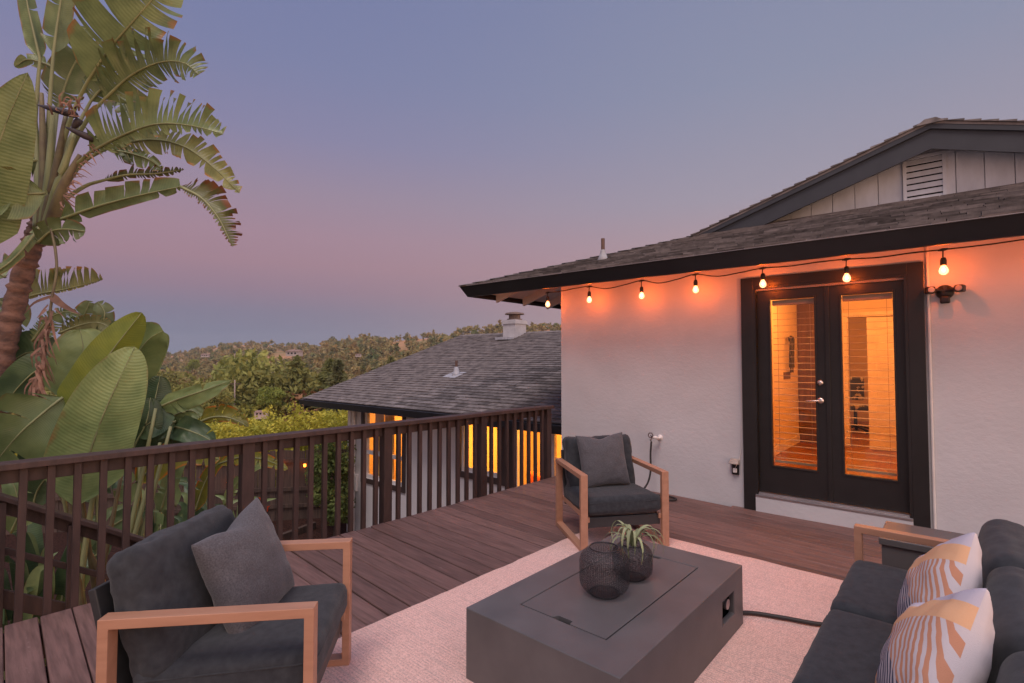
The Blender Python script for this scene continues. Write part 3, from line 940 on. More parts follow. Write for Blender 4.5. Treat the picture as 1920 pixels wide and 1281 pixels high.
# ------------------------------------------------------------------ fixtures on the door wall
fd = empty('flood_light', hw(1.645, 0, 2.13), HR)
tag(fd, 'black twin-head security flood light right of the doors', 'flood light')
def cylq(mb, x, z, prof, n=20):
    # lathe along -y
    m = len(prof)
    vs_ = [(x + r * math.cos(2 * math.pi * k / n), -y, z + r * math.sin(2 * math.pi * k / n)) for r, y in prof for k in range(n)]
    fs_ = [(i * n + k, i * n + (k + 1) % n, (i + 1) * n + (k + 1) % n, (i + 1) * n + k) for i in range(m - 1) for k in range(n)]
    fs_.append(tuple((m - 1) * n + k for k in range(n)))
    return mb.add(vs_, fs_)
cylq(MB(), 0, -0.005, [(0.062, 0.0), (0.062, 0.02), (0.052, 0.045), (0.02, 0.055)]).build('base_plate', BLACK, fd, smooth=True)
LENSW = M('frosted_lens', (0.38, 0.35, 0.35, 1), None, rough=0.4)
for sg in (-1, 1):
    h_ = empty('lamp_head', (sg * 0.095, -0.085, 0.012), R(-14 * sg), fd)
    MB().box(-0.032, 0.032, -0.03, 0.045, -0.030, 0.030).build('head_housing', BLACK, h_, bevel=0.012, seg=3)
    cylq(MB(), 0, 0, [(0.023, 0.0305), (0.023, 0.034), (0.018, 0.036)]).build('head_lens', LENSW, h_, smooth=False)
    MB().tube([(0, -0.045, 0.0), (sg * 0.04, -0.06, 0.012), (sg * 0.075, -0.07, 0.012)], 0.014, 10).build('arm', BLACK, fd)
MB().box(-0.016, 0.016, -0.06, -0.045, 0.0, 0.05).build('junction_cap', BLACK, fd, bevel=0.004)
MB().box(-0.034, 0.034, -0.075, -0.02, -0.105, -0.045).build('motion_sensor', BLACK, fd, bevel=0.014, seg=3)
WCORD = M('white_cord', (0.75, 0.71, 0.68, 1), None, rough=0.6)
cdt = MB().tube([(1.535, -0.018, -0.0), (1.535, -0.018, 2.6)], 0.011, 8)
o = cdt.build('conduit', WCORD, None); o.location = P0; o.rotation_euler = (0, 0, HR)
tag(o, 'thin white conduit running up the wall beside the right casing', 'conduit')
ol = empty('outlet', hw(-0.085, 0, 0.41), HR)
tag(ol, 'outdoor wall outlet with raised cover and white plug left of doors', 'outlet')
BEIGE = M('weathered_beige_plastic', (0.42, 0.37, 0.33, 1), (0.3, 0.26, 0.24, 1), rough=0.6, scale=20)
MB().box(-0.035, 0.035, -0.02, 0.0, -0.075, 0.04).build('back_box', BLACK, ol, bevel=0.004)
cv = MB()
cv.hexa([(-0.055, -0.085, 0.045), (0.045, -0.085, 0.045), (0.045, -0.005, 0.03), (-0.055, -0.005, 0.03)],
        [(-0.04, -0.06, 0.085), (0.035, -0.06, 0.085), (0.04, -0.005, 0.095), (-0.045, -0.005, 0.095)])
cv.build('flip_cover', BEIGE, ol, bevel=0.006)
MB().box(-0.018, 0.018, -0.05, -0.021, -0.05, -0.005).build('plug', WCORD, ol, bevel=0.005)
MB().tube([(0, -0.045, -0.01), (0.02, -0.05, 0.03), (0.045, -0.025, 0.10), (0.058, -0.012, 0.2), (0.068, -0.010, 0.5), (0.072, -0.010, 0.9), (0.074, -0.01, 1.98)], 0.0035, 6).build('cord', WCORD, ol)
hb = empty('hose_bib', hw(-0.93, 0, 0.64), HR)
tag(hb, 'white painted garden tap on the stucco wall', 'tap')
cylq(MB(), 0, 0, [(0.035, 0.0), (0.03, 0.01), (0.014, 0.015), (0.014, 0.07)], 14).build('flange', WFRAME, hb, smooth=True)
MB().tube([(0, -0.06, 0), (-0.02, -0.08, 0.01), (-0.06, -0.085, 0.005), (-0.075, -0.088, -0.03)], [0.017, 0.019, 0.016, 0.014], 10).build('spout', WFRAME, hb, smooth=True)
hm = MB()
for k in range(6):
    a0, a1 = 2 * math.pi * k / 6, 2 * math.pi * (k + 1) / 6
    hm.tube([(0.03 * math.cos(a0) - 0.06, -0.12, 0.035 + 0.03 * math.sin(a0)), (0.03 * math.cos(a1) - 0.06, -0.12, 0.035 + 0.03 * math.sin(a1))], 0.006, 6)
hm.tube([(-0.06, -0.085, 0.01), (-0.06, -0.12, 0.035)], 0.006, 6)
hm.build('valve_wheel', M('rusty_brown', (0.12, 0.06, 0.05, 1), (0.06, 0.035, 0.03, 1), rough=0.7, scale=30), hb)
HOSE = M('black_hose', (0.028, 0.024, 0.025, 1), None, rough=0.55)
hp_ = []
loc = [(-0.995, -0.09, 0.60), (-1.005, -0.095, 0.45), (-1.0, -0.11, 0.25), (-1.03, -0.16, 0.10), (-1.1, -0.24, 0.05), (-1.22, -0.28, 0.22), (-1.33, -0.25, 0.30),
       (-1.40, -0.3, 0.14), (-1.32, -0.42, 0.022), (-1.1, -0.44, 0.02), (-0.85, -0.36, 0.02), (-0.68, -0.28, 0.02), (-0.66, -0.20, 0.02), (-0.78, -0.16, 0.02), (-0.98, -0.20, 0.02)]
def catmull(pts, k=6):
    pts = [Vector(p) for p in pts]
    P = [pts[0] * 2 - pts[1]] + pts + [pts[-1] * 2 - pts[-2]]
    o = []
    for i in range(1, len(P) - 2):
        for j in range(k):
            t = j / k
            a, b, c, d = P[i - 1], P[i], P[i + 1], P[i + 2]
            o.append(0.5 * ((2 * b) + (c - a) * t + (2 * a - 5 * b + 4 * c - d) * t * t + (3 * b - a - 3 * c + d) * t ** 3))
    o.append(pts[-1])
    return o
o = MB().tube(catmull(loc), 0.011, 8).build('garden_hose', HOSE, None, smooth=True)
o.location = P0; o.rotation_euler = (0, 0, HR)
tag(o, 'dark garden hose looping from the wall tap to the deck', 'hose')

# ------------------------------------------------------------------ string lights under the eave
sl = empty('string_lights', P0, HR)
tag(sl, 'black string light cable with glowing glass bulbs under the eave', 'string lights')
BULBS = [(-2.13, 2.385, 2.245), (-1.53, 2.405, 2.255), (-0.87, 2.41, 2.25), (-0.28, 2.415, 2.265), (0.35, 2.405, 2.262), (1.01, 2.405, 2.25), (1.64, 2.40, 2.245), (2.35, 2.41, 2.26)]
SQ = -0.21
BULBS = [(1.625 + (a - 1.625) * 1.069, 1.55 + (b - 1.55) * 1.069, 1.55 + (c - 1.55) * 1.069) for a, b, c in BULBS]
cp_ = [(-2.2, SQ, 2.44)]
for i, (s, zt, zb) in enumerate(BULBS):
    cp_.append((s, SQ, zt))
    if i < len(BULBS) - 1:
        n_ = BULBS[i + 1]
        sag = [0.0, 0.06, 0.065, 0.06, 0.012, 0.02, 0.0][i]
        cp_.append((s + (n_[0] - s) * 0.35, SQ - 0.01, zt - sag * 0.8))
        cp_.append((s + (n_[0] - s) * 0.7, SQ + 0.01, (zt + n_[1]) / 2 - sag * 0.55 + 0.01))
cp_.append((3.2, SQ, 2.42))
MB().tube(catmull(cp_, 8), 0.0062, 6).build('cable', BLACK, sl, smooth=True)
FIL = emis('bulb_filament', (1.0, 0.12, 0.005, 1), 600)
SHELL, t_, b_ = newmat('bulb_glass')
def _shell():
    t_.nodes.remove(b_)
    o_ = [x for x in t_.nodes if x.type == 'OUTPUT_MATERIAL'][0]
    tr = t_.nodes.new('ShaderNodeBsdfTransparent')
    em = t_.nodes.new('ShaderNodeEmission'); em.inputs[0].default_value = (1.0, 0.42, 0.20, 1); em.inputs[1].default_value = 1.3
    gl = t_.nodes.new('ShaderNodeBsdfGlossy'); gl.inputs['Roughness'].default_value = 0.05
    a = t_.nodes.new('ShaderNodeAddShader'); mx = t_.nodes.new('ShaderNodeMixShader'); mx.inputs[0].default_value = 0.08
    t_.links.new(tr.outputs[0], mx.inputs[1]); t_.links.new(gl.outputs[0], mx.inputs[2])
    t_.links.new(mx.outputs[0], a.inputs[0]); t_.links.new(em.outputs[0], a.inputs[1]); t_.links.new(a.outputs[0], o_.inputs[0])
_shell()
for i, (s, zt, zb) in enumerate(BULBS):
    sk = MB()
    sk.tube([(s - 0.035, SQ, zt - 0.004), (s, SQ, zt), (s + 0.035, SQ, zt + 0.002)], [0.007, 0.014, 0.007], 8)
    sk.tube([(s, SQ, zt), (s - 0.003, SQ, zb + 0.098)], 0.0055, 6)
    sk.lathe([(0.005, 0.102), (0.016, 0.097), (0.022, 0.076), (0.022, 0.036), (0.017, 0.034)], 12, (s, SQ, zb))
    so = sk.build('socket', BLACK, sl)
    MB().lathe([(0.015, 0.036), (0.018, 0.026), (0.029, 0.006), (0.032, -0.012), (0.028, -0.029), (0.015, -0.041), (0.002, -0.045)], 16, (s, SQ, zb)).build('bulb', SHELL, so, smooth=True)
    MB().lathe([(0.002, -0.018), (0.009, -0.012), (0.011, -0.004), (0.008, 0.006), (0.002, 0.012)], 8, (s, SQ, zb)).build('filament', FIL, so, smooth=True)

# ------------------------------------------------------------------ lower wing of the house
WQ, WZ = 1.29, 0.59
wing = empty('lower_wing', P0, HR)
tag(wing, 'lower white house wing with grey shingle roof and amber lit windows', 'house')
EQ = 0.69
RQ = 6.1
WS0, WS1 = -10.5, -2.33
def zw(q): return WZ + m_ * (q - EQ)
# wall with openings: window 1, window 2, sliding door
ops = [(-8.78, -7.36, -1.20, 0.36), (-5.55, -4.52, -0.60, 0.36), (-4.22, -2.55, -2.35, 0.36)]
wm = MB()
xs = [-9.36]
for a, b, z0, z1 in ops:
    wm.box(xs[-1], a, WQ, WQ + 0.14, -2.75, 0.55)
    wm.box(a, b, WQ, WQ + 0.14, -2.75, z0)
    wm.box(a, b, WQ, WQ + 0.14, z1, 0.55)
    xs.append(b)
wm.box(xs[-1], -2.33, WQ, WQ + 0.14, -2.75, 0.55)
wm.box(-9.36, -9.22, WQ + 0.14, 9.5, -2.75, 0.6)
wm.build('stucco_wall', STUCCO, wing)
cb = MB().box(-9.42, -9.30, WQ - 0.05, WQ + 0.05, -2.7, 0.52)
cb.build('corner_board', WFRAME, wing)
dsp = MB().tube([(-9.14, WQ - 0.06, 0.45), (-9.14, WQ - 0.06, -2.6)], 0.04, 8)
dsp.build('downspout', WFRAME, wing)
MB().box(-9.20, -9.02, WQ - 0.07, WQ - 0.002, -1.55, -1.15).build('meter_box', WFRAME, wing, bevel=0.01)
wr = MB()
wr.add([(WS0, EQ, WZ - .012), (WS1, EQ, WZ - .012), (WS1, RQ, zw(RQ) - .012), (WS0, RQ, zw(RQ) - .012),
        (WS0, RQ * 2 - EQ, WZ - .012), (WS1, RQ * 2 - EQ, WZ - .012)], [(0, 1, 2, 3), (3, 2, 5, 4)])
wr_o = wr.build('roof', SHINGLE_S, wing)
shingles(wr_o, lambda p: hw(p.x, p.y, p.z), Vector((0, EQ - 0.03, WZ - 0.012)), (1, 0, 0), ey_, lambda t: (WS0 - 0.03, WS1), 39, seed=7, nmax=300)
rcw = MB()
for k in range(41):
    x0 = WS0 + 0.2 * k
    rcw.hexa([(x0, RQ - 0.15, zw(RQ) - 0.035), (x0 + .24, RQ - 0.15, zw(RQ) - 0.045), (x0 + .24, RQ + .15, zw(RQ) - 0.045), (x0, RQ + .15, zw(RQ) - 0.035)],
             [(x0, RQ - 0.02, zw(RQ) + 0.03), (x0 + .24, RQ - 0.02, zw(RQ) + 0.012), (x0 + .24, RQ + .02, zw(RQ) + 0.012), (x0, RQ + .02, zw(RQ) + 0.03)])
rcw.build('ridge_shingles', SHINGLE_S, wr_o)
wf = MB()
wf.box(WS0 + 0.0, WS1, EQ - 0.012, EQ + 0.02, WZ - 0.17, WZ - 0.016)
wf.build('fascia', FASCIA, wing)
gt = MB()
gt.hexa([(WS0 - .02, EQ - 0.10, WZ - 0.13), (WS1, EQ - 0.10, WZ - 0.13), (WS1, EQ - 0.014, WZ - 0.13), (WS0 - .02, EQ - 0.014, WZ - 0.13)],
        [(WS0 - .02, EQ - 0.125, WZ - 0.02), (WS1, EQ - 0.125, WZ - 0.02), (WS1, EQ - 0.014, WZ - 0.02), (WS0 - .02, EQ - 0.014, WZ - 0.02)])
gt.build('gutter', FASCIA, wing)
bb = MB()
bb.hexa([(WS0 - .005, EQ, WZ - 0.26), (WS0 + .035, EQ, WZ - 0.26), (WS0 + .035, RQ, zw(RQ) - .26), (WS0 - .005, RQ, zw(RQ) - .26)],
        [(WS0 - .005, EQ, WZ - 0.014), (WS0 + .035, EQ, WZ - 0.014), (WS0 + .035, RQ, zw(RQ) - .014), (WS0 - .005, RQ, zw(RQ) - .014)])
bb.build('bargeboard', FASCIA, wing)
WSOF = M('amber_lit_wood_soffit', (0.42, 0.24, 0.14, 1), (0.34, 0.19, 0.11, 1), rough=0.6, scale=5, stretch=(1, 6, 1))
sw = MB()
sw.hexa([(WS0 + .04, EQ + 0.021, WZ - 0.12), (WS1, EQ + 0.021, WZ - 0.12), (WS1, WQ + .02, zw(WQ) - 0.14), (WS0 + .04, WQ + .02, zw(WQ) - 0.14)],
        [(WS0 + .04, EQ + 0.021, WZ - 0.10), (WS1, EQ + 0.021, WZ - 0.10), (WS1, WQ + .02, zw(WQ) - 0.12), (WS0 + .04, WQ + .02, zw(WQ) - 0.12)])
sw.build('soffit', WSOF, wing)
def wwindow(a, b, z0, z1, rails=(), mull=(), nm='window'):
    w_ = empty(nm, (0, 0, 0), 0, wing)
    t = MB()
    tw = 0.11
    t.box(a - tw, a, WQ - 0.03, WQ - 0.001, z0 - tw, z1 + 0.05); t.box(b, b + tw, WQ - 0.03, WQ - 0.001, z0 - tw, z1 + 0.05)
    t.box(a, b, WQ - 0.03, WQ - 0.001, z0 - tw, z0)
    t.build('brown_trim', BROWNT, w_)
    f = MB()
    fw2 = 0.05
    f.box(a, a + fw2, WQ + 0.02, WQ + 0.09, z0, z1); f.box(b - fw2, b, WQ + 0.02, WQ + 0.09, z0, z1)
    f.box(a + fw2, b - fw2, WQ + 0.02, WQ + 0.09, z0, z0 + 0.085); f.box(a + fw2, b - fw2, WQ + 0.02, WQ + 0.09, z1 - fw2, z1)
    for r_ in rails: f.box(a + fw2, b - fw2, WQ + 0.021, WQ + 0.089, r_ - 0.045, r_ + 0.045)
    for r_ in mull: f.box(r_ - 0.03, r_ + 0.03, WQ + 0.022, WQ + 0.088, z0 + .085, z1 - fw2)
    f.build('window_frame', WFRAME, w_)
    MB().box(a + fw2, b - fw2, WQ + 0.05, WQ + 0.056, z0 + .085, z1 - fw2).build('glass_pane', GLASS, w_)
wwindow(*ops[0], rails=(-0.60,))
wwindow(*ops[1])
wwindow(*ops[2], mull=(-3.4,), nm='sliding_door')
# amber rooms behind
AMB = M('amber_room_wall', (0.72, 0.55, 0.36, 1), (0.66, 0.5, 0.32, 1), rough=0.8, scale=1.5, spec=0.1)
CURT = M('mustard_curtain', (0.75, 0.50, 0.20, 1), (0.62, 0.40, 0.15, 1), rough=0.9, scale=8, stretch=(5, 5, .3))
ra = empty('amber_room', P0, HR)
tag(ra, 'amber lit living room behind the lower wing windows', 'room')
bx = MB()
bx.box(-9.2, -2.36, 4.4, 4.5, -2.4, 0.459); bx.box(-2.42, -2.36, 1.45, 4.4, -2.4, 0.459); bx.box(-6.4, -6.3, 1.45, 4.4, -2.4, 0.459); bx.box(-9.219, -9.2, 1.45, 4.4, -2.4, 0.459)
bx.build('wall', AMB, ra)
MB().box(-9.2, -2.36, 1.44, 4.5, -2.5, -2.39).build('floor', FLOORW, ra)
MB().box(-9.2, -2.36, 1.44, 4.5, 0.46, 0.52).build('ceiling', AMB, ra)
for x0 in (-8.70, -8.32, -3.02):
    c = MB()
    pts = []
    n_ = 26
    wv_ = 0.36
    for k in range(n_ + 1):
        pts.append((x0 + wv_ * k / n_, 1.52 + 0.022 * math.sin(k * 1.7)))
    c.V = [(p[0], p[1], z) for z in (-2.3, 0.42) for p in pts]
    c.F = [(k, k + 1, n_ + 2 + k, n_ + 1 + k) for k in range(n_)]
    o = c.build('curtain', CURT, ra, smooth=True)
    s_ = o.modifiers.new('thick', 'SOLIDIFY'); s_.thickness = 0.006
for (x, y) in ((-7.9, 3.0), (-5.0, 2.7), (-3.5, 2.6)):
    ld = bpy.data.lights.new('room_lamp_light', 'POINT'); ld.energy = 150; ld.color = (1.0, 0.42, 0.06); ld.shadow_soft_size = 0.12
    lo_ = bpy.data.objects.new('room_lamp_light', ld); COL.objects.link(lo_); lo_.parent = ra; lo_.location = (x, y, 0.05)
    p_ = MB().lathe([(0.16, -0.10), (0.10, 0.06), (0.02, 0.08)], 18, (x, y, 0.20), capb=False)
    p_.tube([(x, y, 0.27), (x, y, 0.46)], 0.006, 6)
    p_.build('pendant_lamp', DBROWN, ra, smooth=False)
ORANGE = M('orange_upholstery', (0.55, 0.12, 0.035, 1), (0.45, 0.1, 0.03, 1), rough=0.9, scale=6)
def armchair_in(x, y, rz, lab):
    a = empty('lounge_chair', hw(x, y, -2.39), HR + rz)
    tag(a, lab, 'chair')
    MB().box(-0.36, 0.36, -0.35, 0.35, 0.25, 0.48).build('seat', ORANGE, a, bevel=0.05)
    MB().box(-0.36, 0.36, 0.25, 0.40, 0.48, 1.55).build('backrest', ORANGE, a, bevel=0.05)
    for i in (-1, 1):
        MB().box(i * 0.40 - .05, i * 0.40 + .05, -0.35, 0.38, 0.25, 0.68).build('arm', ORANGE, a, bevel=0.03)
        for j in (-1, 1): MB().box(i * 0.33 - .02, i * 0.33 + .02, j * 0.3 - .02, j * 0.3 + .02, 0, 0.25).build('leg', DBROWN, a)
armchair_in(-7.62, 2.5, 0.5, 'orange lounge chair behind the left lower wing window')
armchair_in(-5.05, 2.6, -0.4, 'orange lounge chair behind the middle lower wing window')
tb = empty('dining_table', hw(-3.4, 2.5, -2.39), HR)
tag(tb, 'brown dining table behind the lower sliding door', 'table')
MB().box(-0.7, 0.7, -0.4, 0.4, 0.70, 0.74).build('tabletop', DBROWN, tb)
for i in (-1, 1):
    for j in (-1, 1): MB().box(i * .62 - .03, i * .62 + .03, j * .33 - .03, j * .33 + .03, 0, .70).build('leg', DBROWN, tb)
# chimney and pipe on the wing roof
ch = empty('chimney', (-7.93, 5.75, 0), 0, wing)
CHIM = M('white_painted_brick', (0.52, 0.50, 0.51, 1), (0.44, 0.42, 0.43, 1), rough=0.8, scale=6, bump=0.4, bscale=14)
MB().box(-0.23, 0.23, -0.25, 0.25, 1.9, 2.70).build('chimney_stack', CHIM, ch)
MB().box(-0.26, 0.26, -0.28, 0.28, 2.58, 2.68).build('chimney_band', CHIM, ch)
MB().box(-0.30, 0.2, -0.52, -0.251, 2.12, 2.19).build('chimney_saddle', LEAD, ch)
RUST = M('rusty_flue_metal', (0.25, 0.17, 0.13, 1), (0.15, 0.11, 0.10, 1), rough=0.7, scale=9, metal=0.3)
MB().lathe([(0.20, 0.0), (0.22, 0.0), (0.22, 0.03), (0.17, 0.03), (0.17, 0.16), (0.16, 0.16)], 20, (0, 0, 2.705)).build('flue', RUST, ch)
MB().lathe([(0.29, 0.16), (0.27, 0.20), (0.10, 0.235), (0.01, 0.24)], 20, (0, 0, 2.705)).build('flue_cap', RUST, ch)
q_ = 2.55
pz = zw(q_)
MB().tube([(-7.02, q_, pz - 0.03), (-7.02, q_, pz + 0.33)], 0.033, 10).build('vent_pipe', COPPER, wing)
MB().lathe([(0.15, -0.06), (0.075, 0.05), (0.045, 0.18), (0.038, 0.19)], 14, (-7.02, q_, pz)).build('pipe_flashing', LEAD, wing, smooth=True)
fp = MB()
p = Vector((-7.05, q_ - 0.05, zw(q_ - 0.05) + 0.012))
fp.hexa([p + Vector((-.22, 0, 0)) - ey_ * .2, p + Vector((.22, 0, 0)) - ey_ * .2, p + Vector((.22, 0, 0)) + ey_ * .2, p + Vector((-.22, 0, 0)) + ey_ * .2],
        [p + Vector((-.22, 0, .012)) - ey_ * .2, p + Vector((.22, 0, .012)) - ey_ * .2, p + Vector((.22, 0, .012)) + ey_ * .2, p + Vector((-.22, 0, .012)) + ey_ * .2])
fp.build('flashing_sheet', LEAD, wing)
sk_ = MB().box(-4.55, -3.9, 4.55, 5.05, zw(4.7) + 0.02, zw(4.7) + 0.13)
sk_.build('roof_vent', WFRAME, wing)
# ------------------------------------------------------------------ soft shapes
def cushion(name, m, parent, sx, sy, sz, r, puff=0.15, n=22, wr=0.004, seed=0, loc=(0, 0, 0), rot=(0, 0, 0), sag=None):
    hx, hy, hz = sx / 2, sy / 2, sz / 2
    bm = bmesh.new()
    bmesh.ops.create_cube(bm, size=2)
    bmesh.ops.subdivide_edges(bm, edges=bm.edges[:], cuts=n, use_grid_fill=True)
    for v in bm.verts:
        p = v.co
        # denser towards the edges
        q = Vector([math.copysign(1 - (1 - abs(c)) ** 1.25, c) for c in p])
        w_ = Vector((q.x * hx, q.y * hy, q.z * hz))
        core = Vector((max(-hx + r, min(hx - r, w_.x)), max(-hy + r, min(hy - r, w_.y)), max(-hz + r, min(hz - r, w_.z))))
        d_ = w_ - core
        if d_.length > 1e-9: w_ = core + d_.normalized() * r
        fx, fy = w_.x / hx, w_.y / hy
        w_.z *= 1 + puff * (1 - fx * fx) * (1 - fy * fy)
        ed = max(abs(fx), abs(fy))
        k = wr * (0.4 + 1.2 * ed ** 4)
        nn_ = noise.noise(Vector((w_.x * 9 + seed, w_.y * 9, w_.z * 5))) + 0.6 * noise.noise(Vector((w_.x * 22, w_.y * 5 + seed, w_.z * 20))) + .4 * noise.noise(Vector((w_.x * 6 + seed, w_.y * 30, w_.z * 30)))
        w_ += (d_.normalized() if d_.length > 1e-9 else Vector((0, 0, math.copysign(1, p.z)))) * nn_ * k
        if sag: w_ = sag(w_)
        v.co = w_
    me = bpy.data.meshes.new(name)
    bm.to_mesh(me); bm.free()
    me.polygons.foreach_set('use_smooth', [True] * len(me.polygons))
    o = mesh_obj(name, me, m, parent)
    o.location = loc; o.rotation_euler = rot
    return o

def piping(name, m, parent, sx, sy, z, r, rad=0.004):
    pts = []
    hx, hy = sx / 2 - 0.002, sy / 2 - 0.002
    for cx, cy, a0 in ((hx - r, hy - r, 0), (-hx + r, hy - r, 90), (-hx + r, -hy + r, 180), (hx - r, -hy + r, 270)):
        for k in range(5):
            a = R(a0 + 22.5 * k)
            pts.append((cx + r * math.cos(a), cy + r * math.sin(a), z))
    pts.append(pts[0])
    return MB().tube(pts, rad, 6, cap=False).build(name, m, parent, smooth=True)

def pillow(name, m, w_, t_, seed=0, dent=0.0, n=34, wr=0.010, hem=0.0):
    """a square throw pillow lying in x-z, thick along y, pinched corners"""
    h = w_ / 2
    mb = MB()
    def pt(u, v, sg):
        x = h * u * (1 - 0.085 * (1 - v * v))
        z = h * v * (1 - 0.085 * (1 - u * u))
        f = max(0.0, (1 - u * u) * (1 - v * v))
        th = t_ / 2 * (f ** 0.42)
        if dent:
            g_ = math.exp(-(u / 0.34) ** 2) * ((v + 1) / 2) ** 4
            z -= dent * g_
            th *= 1 + 0.25 * g_
        q = Vector((u * 2.3 + seed, v * 2.3, sg * 1.7))
        corner = (abs(u) * abs(v)) ** 1.5
        nz_ = noise.noise(q * 1.3) * 0.8 + noise.noise(Vector((u * 7 + seed, v * 3, sg))) * 0.5 * max(abs(v), 0.2) + noise.noise(Vector((u * 3, v * 8 + seed, sg * 2))) * 0.5 * max(abs(u), 0.2)
        th += wr * nz_ * min(1, f * 5) * (1 + corner)
        return (x, sg * th, z)
    for sg in (-1, 1):
        k0 = len(mb.V)
        for j in range(n + 1):
            for i in range(n + 1):
                u = -1 + 2 * i / n; v = -1 + 2 * j / n
                u = math.sin(u * math.pi / 2) * 0.6 + u * 0.4; v = math.sin(v * math.pi / 2) * 0.6 + v * 0.4
                mb.V.append(pt(u, v, sg))
        for j in range(n):
            for i in range(n):
                a = k0 + j * (n + 1) + i
                mb.F.append((a, a + 1, a + n + 2, a + n + 1) if sg < 0 else (a, a + n + 1, a + n + 2, a + 1))
    me = mb.mesh(name, True)
    bm = bmesh.new(); bm.from_mesh(me)
    bmesh.ops.remove_doubles(bm, verts=bm.verts[:], dist=0.0004)
    bm.to_mesh(me); bm.free()
    me.polygons.foreach_set('use_smooth', [True] * len(me.polygons))
    return mesh_obj(name, me, m, None)

# ------------------------------------------------------------------ rug
RUGM, t_, b_ = newmat('woven_cream_rug')
def _rug():
    n = t_.nodes.new; l = t_.links.new
    tc_ = n('ShaderNodeTexCoord')
    def nz(sc, st, det=3):
        mp = n('ShaderNodeMapping'); mp.inputs['Scale'].default_value = st; l(tc_.outputs['Object'], mp.inputs[0])
        x = n('ShaderNodeTexNoise'); x.inputs['Scale'].default_value = sc; x.inputs['Detail'].default_value = det; l(mp.outputs[0], x.inputs['Vector'])
        return x.outputs['Fac']
    a = nz(230, (1.0, 0.5, 1))
    b = nz(9, (.25, 6, 1), 4)
    mr = n('ShaderNodeMapRange'); mr.inputs['From Min'].default_value = 0.42; mr.inputs['From Max'].default_value = 0.60; l(a, mr.inputs['Value'])
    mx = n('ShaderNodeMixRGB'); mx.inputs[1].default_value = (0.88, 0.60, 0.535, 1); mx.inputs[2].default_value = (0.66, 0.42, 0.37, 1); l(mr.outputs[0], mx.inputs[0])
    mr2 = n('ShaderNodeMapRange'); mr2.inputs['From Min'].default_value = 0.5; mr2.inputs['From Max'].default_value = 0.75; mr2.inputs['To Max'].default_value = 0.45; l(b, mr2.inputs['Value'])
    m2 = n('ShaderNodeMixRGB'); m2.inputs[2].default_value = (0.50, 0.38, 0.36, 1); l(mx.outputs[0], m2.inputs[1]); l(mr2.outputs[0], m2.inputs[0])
    wv = n('ShaderNodeTexWave'); wv.wave_type = 'BANDS'; wv.bands_direction = 'Y'
    wv.inputs['Scale'].default_value = 17.0; wv.inputs['Distortion'].default_value = 1.2; wv.inputs['Detail'].default_value = 2; wv.inputs['Detail Scale'].default_value = 3
    l(tc_.outputs['Object'], wv.inputs['Vector'])
    dsh = nz(40, (2.2, .6, 1), 2)
    mk = n('ShaderNodeMath'); mk.operation = 'MULTIPLY'
    r3 = n('ShaderNodeMapRange'); r3.inputs['From Min'].default_value = 0.62; r3.inputs['From Max'].default_value = 0.95; r3.inputs['To Max'].default_value = 0.55; l(wv.outputs['Fac'], r3.inputs['Value'])
    r4 = n('ShaderNodeMapRange'); r4.inputs['From Min'].default_value = 0.42; r4.inputs['From Max'].default_value = 0.58; l(dsh, r4.inputs['Value'])
    l(r3.outputs[0], mk.inputs[0]); l(r4.outputs[0], mk.inputs[1])
    m3 = n('ShaderNodeMixRGB'); m3.inputs[2].default_value = (0.40, 0.29, 0.275, 1); l(m2.outputs[0], m3.inputs[1]); l(mk.outputs[0], m3.inputs[0])
    l(m3.outputs[0], b_.inputs['Base Color'])
    b_.inputs['Roughness'].default_value = 0.95; b_.inputs['Specular IOR Level'].default_value = 0.1
    bp = n('ShaderNodeBump'); bp.inputs['Strength'].default_value = 0.9; bp.inputs['Distance'].default_value = 0.004
    l(a, bp.inputs['Height']); l(bp.outputs[0], b_.inputs['Normal'])
_rug()
rg = MB()
RGX = Vector((0.742, -0.670, 0)); RGY = Vector((-0.670, -0.742, 0))
nx, ny = 60, 80
for j in range(ny + 1):
    for i in range(nx + 1):
        x, y = 2.75 * i / nx, 3.66 * j / ny
        ex = (0.010 * noise.noise(Vector((y * 4, 0, 1))) + .006 * noise.noise(Vector((y * 11, 0, 4)))) if i in (0, nx) else 0
        ey2 = 0.008 * noise.noise(Vector((x * 4, 5, 1))) if j in (0, ny) else 0
        z = 0.0105 + 0.0015 * noise.noise(Vector((x * 3, y * 3, 0)))
        if i in (0, nx) or j in (0, ny): z = 0.0045
        rg.V.append((x + ex, -(y + ey2), z))
for j in range(ny):
    for i in range(nx):
        a = j * (nx + 1) + i
        rg.F.append((a, a + nx + 1, a + nx + 2, a + 1))
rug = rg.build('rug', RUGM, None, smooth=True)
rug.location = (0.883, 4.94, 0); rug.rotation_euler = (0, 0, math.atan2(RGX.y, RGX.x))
tag(rug, 'cream woven outdoor rug under the fire table and chairs', 'rug')

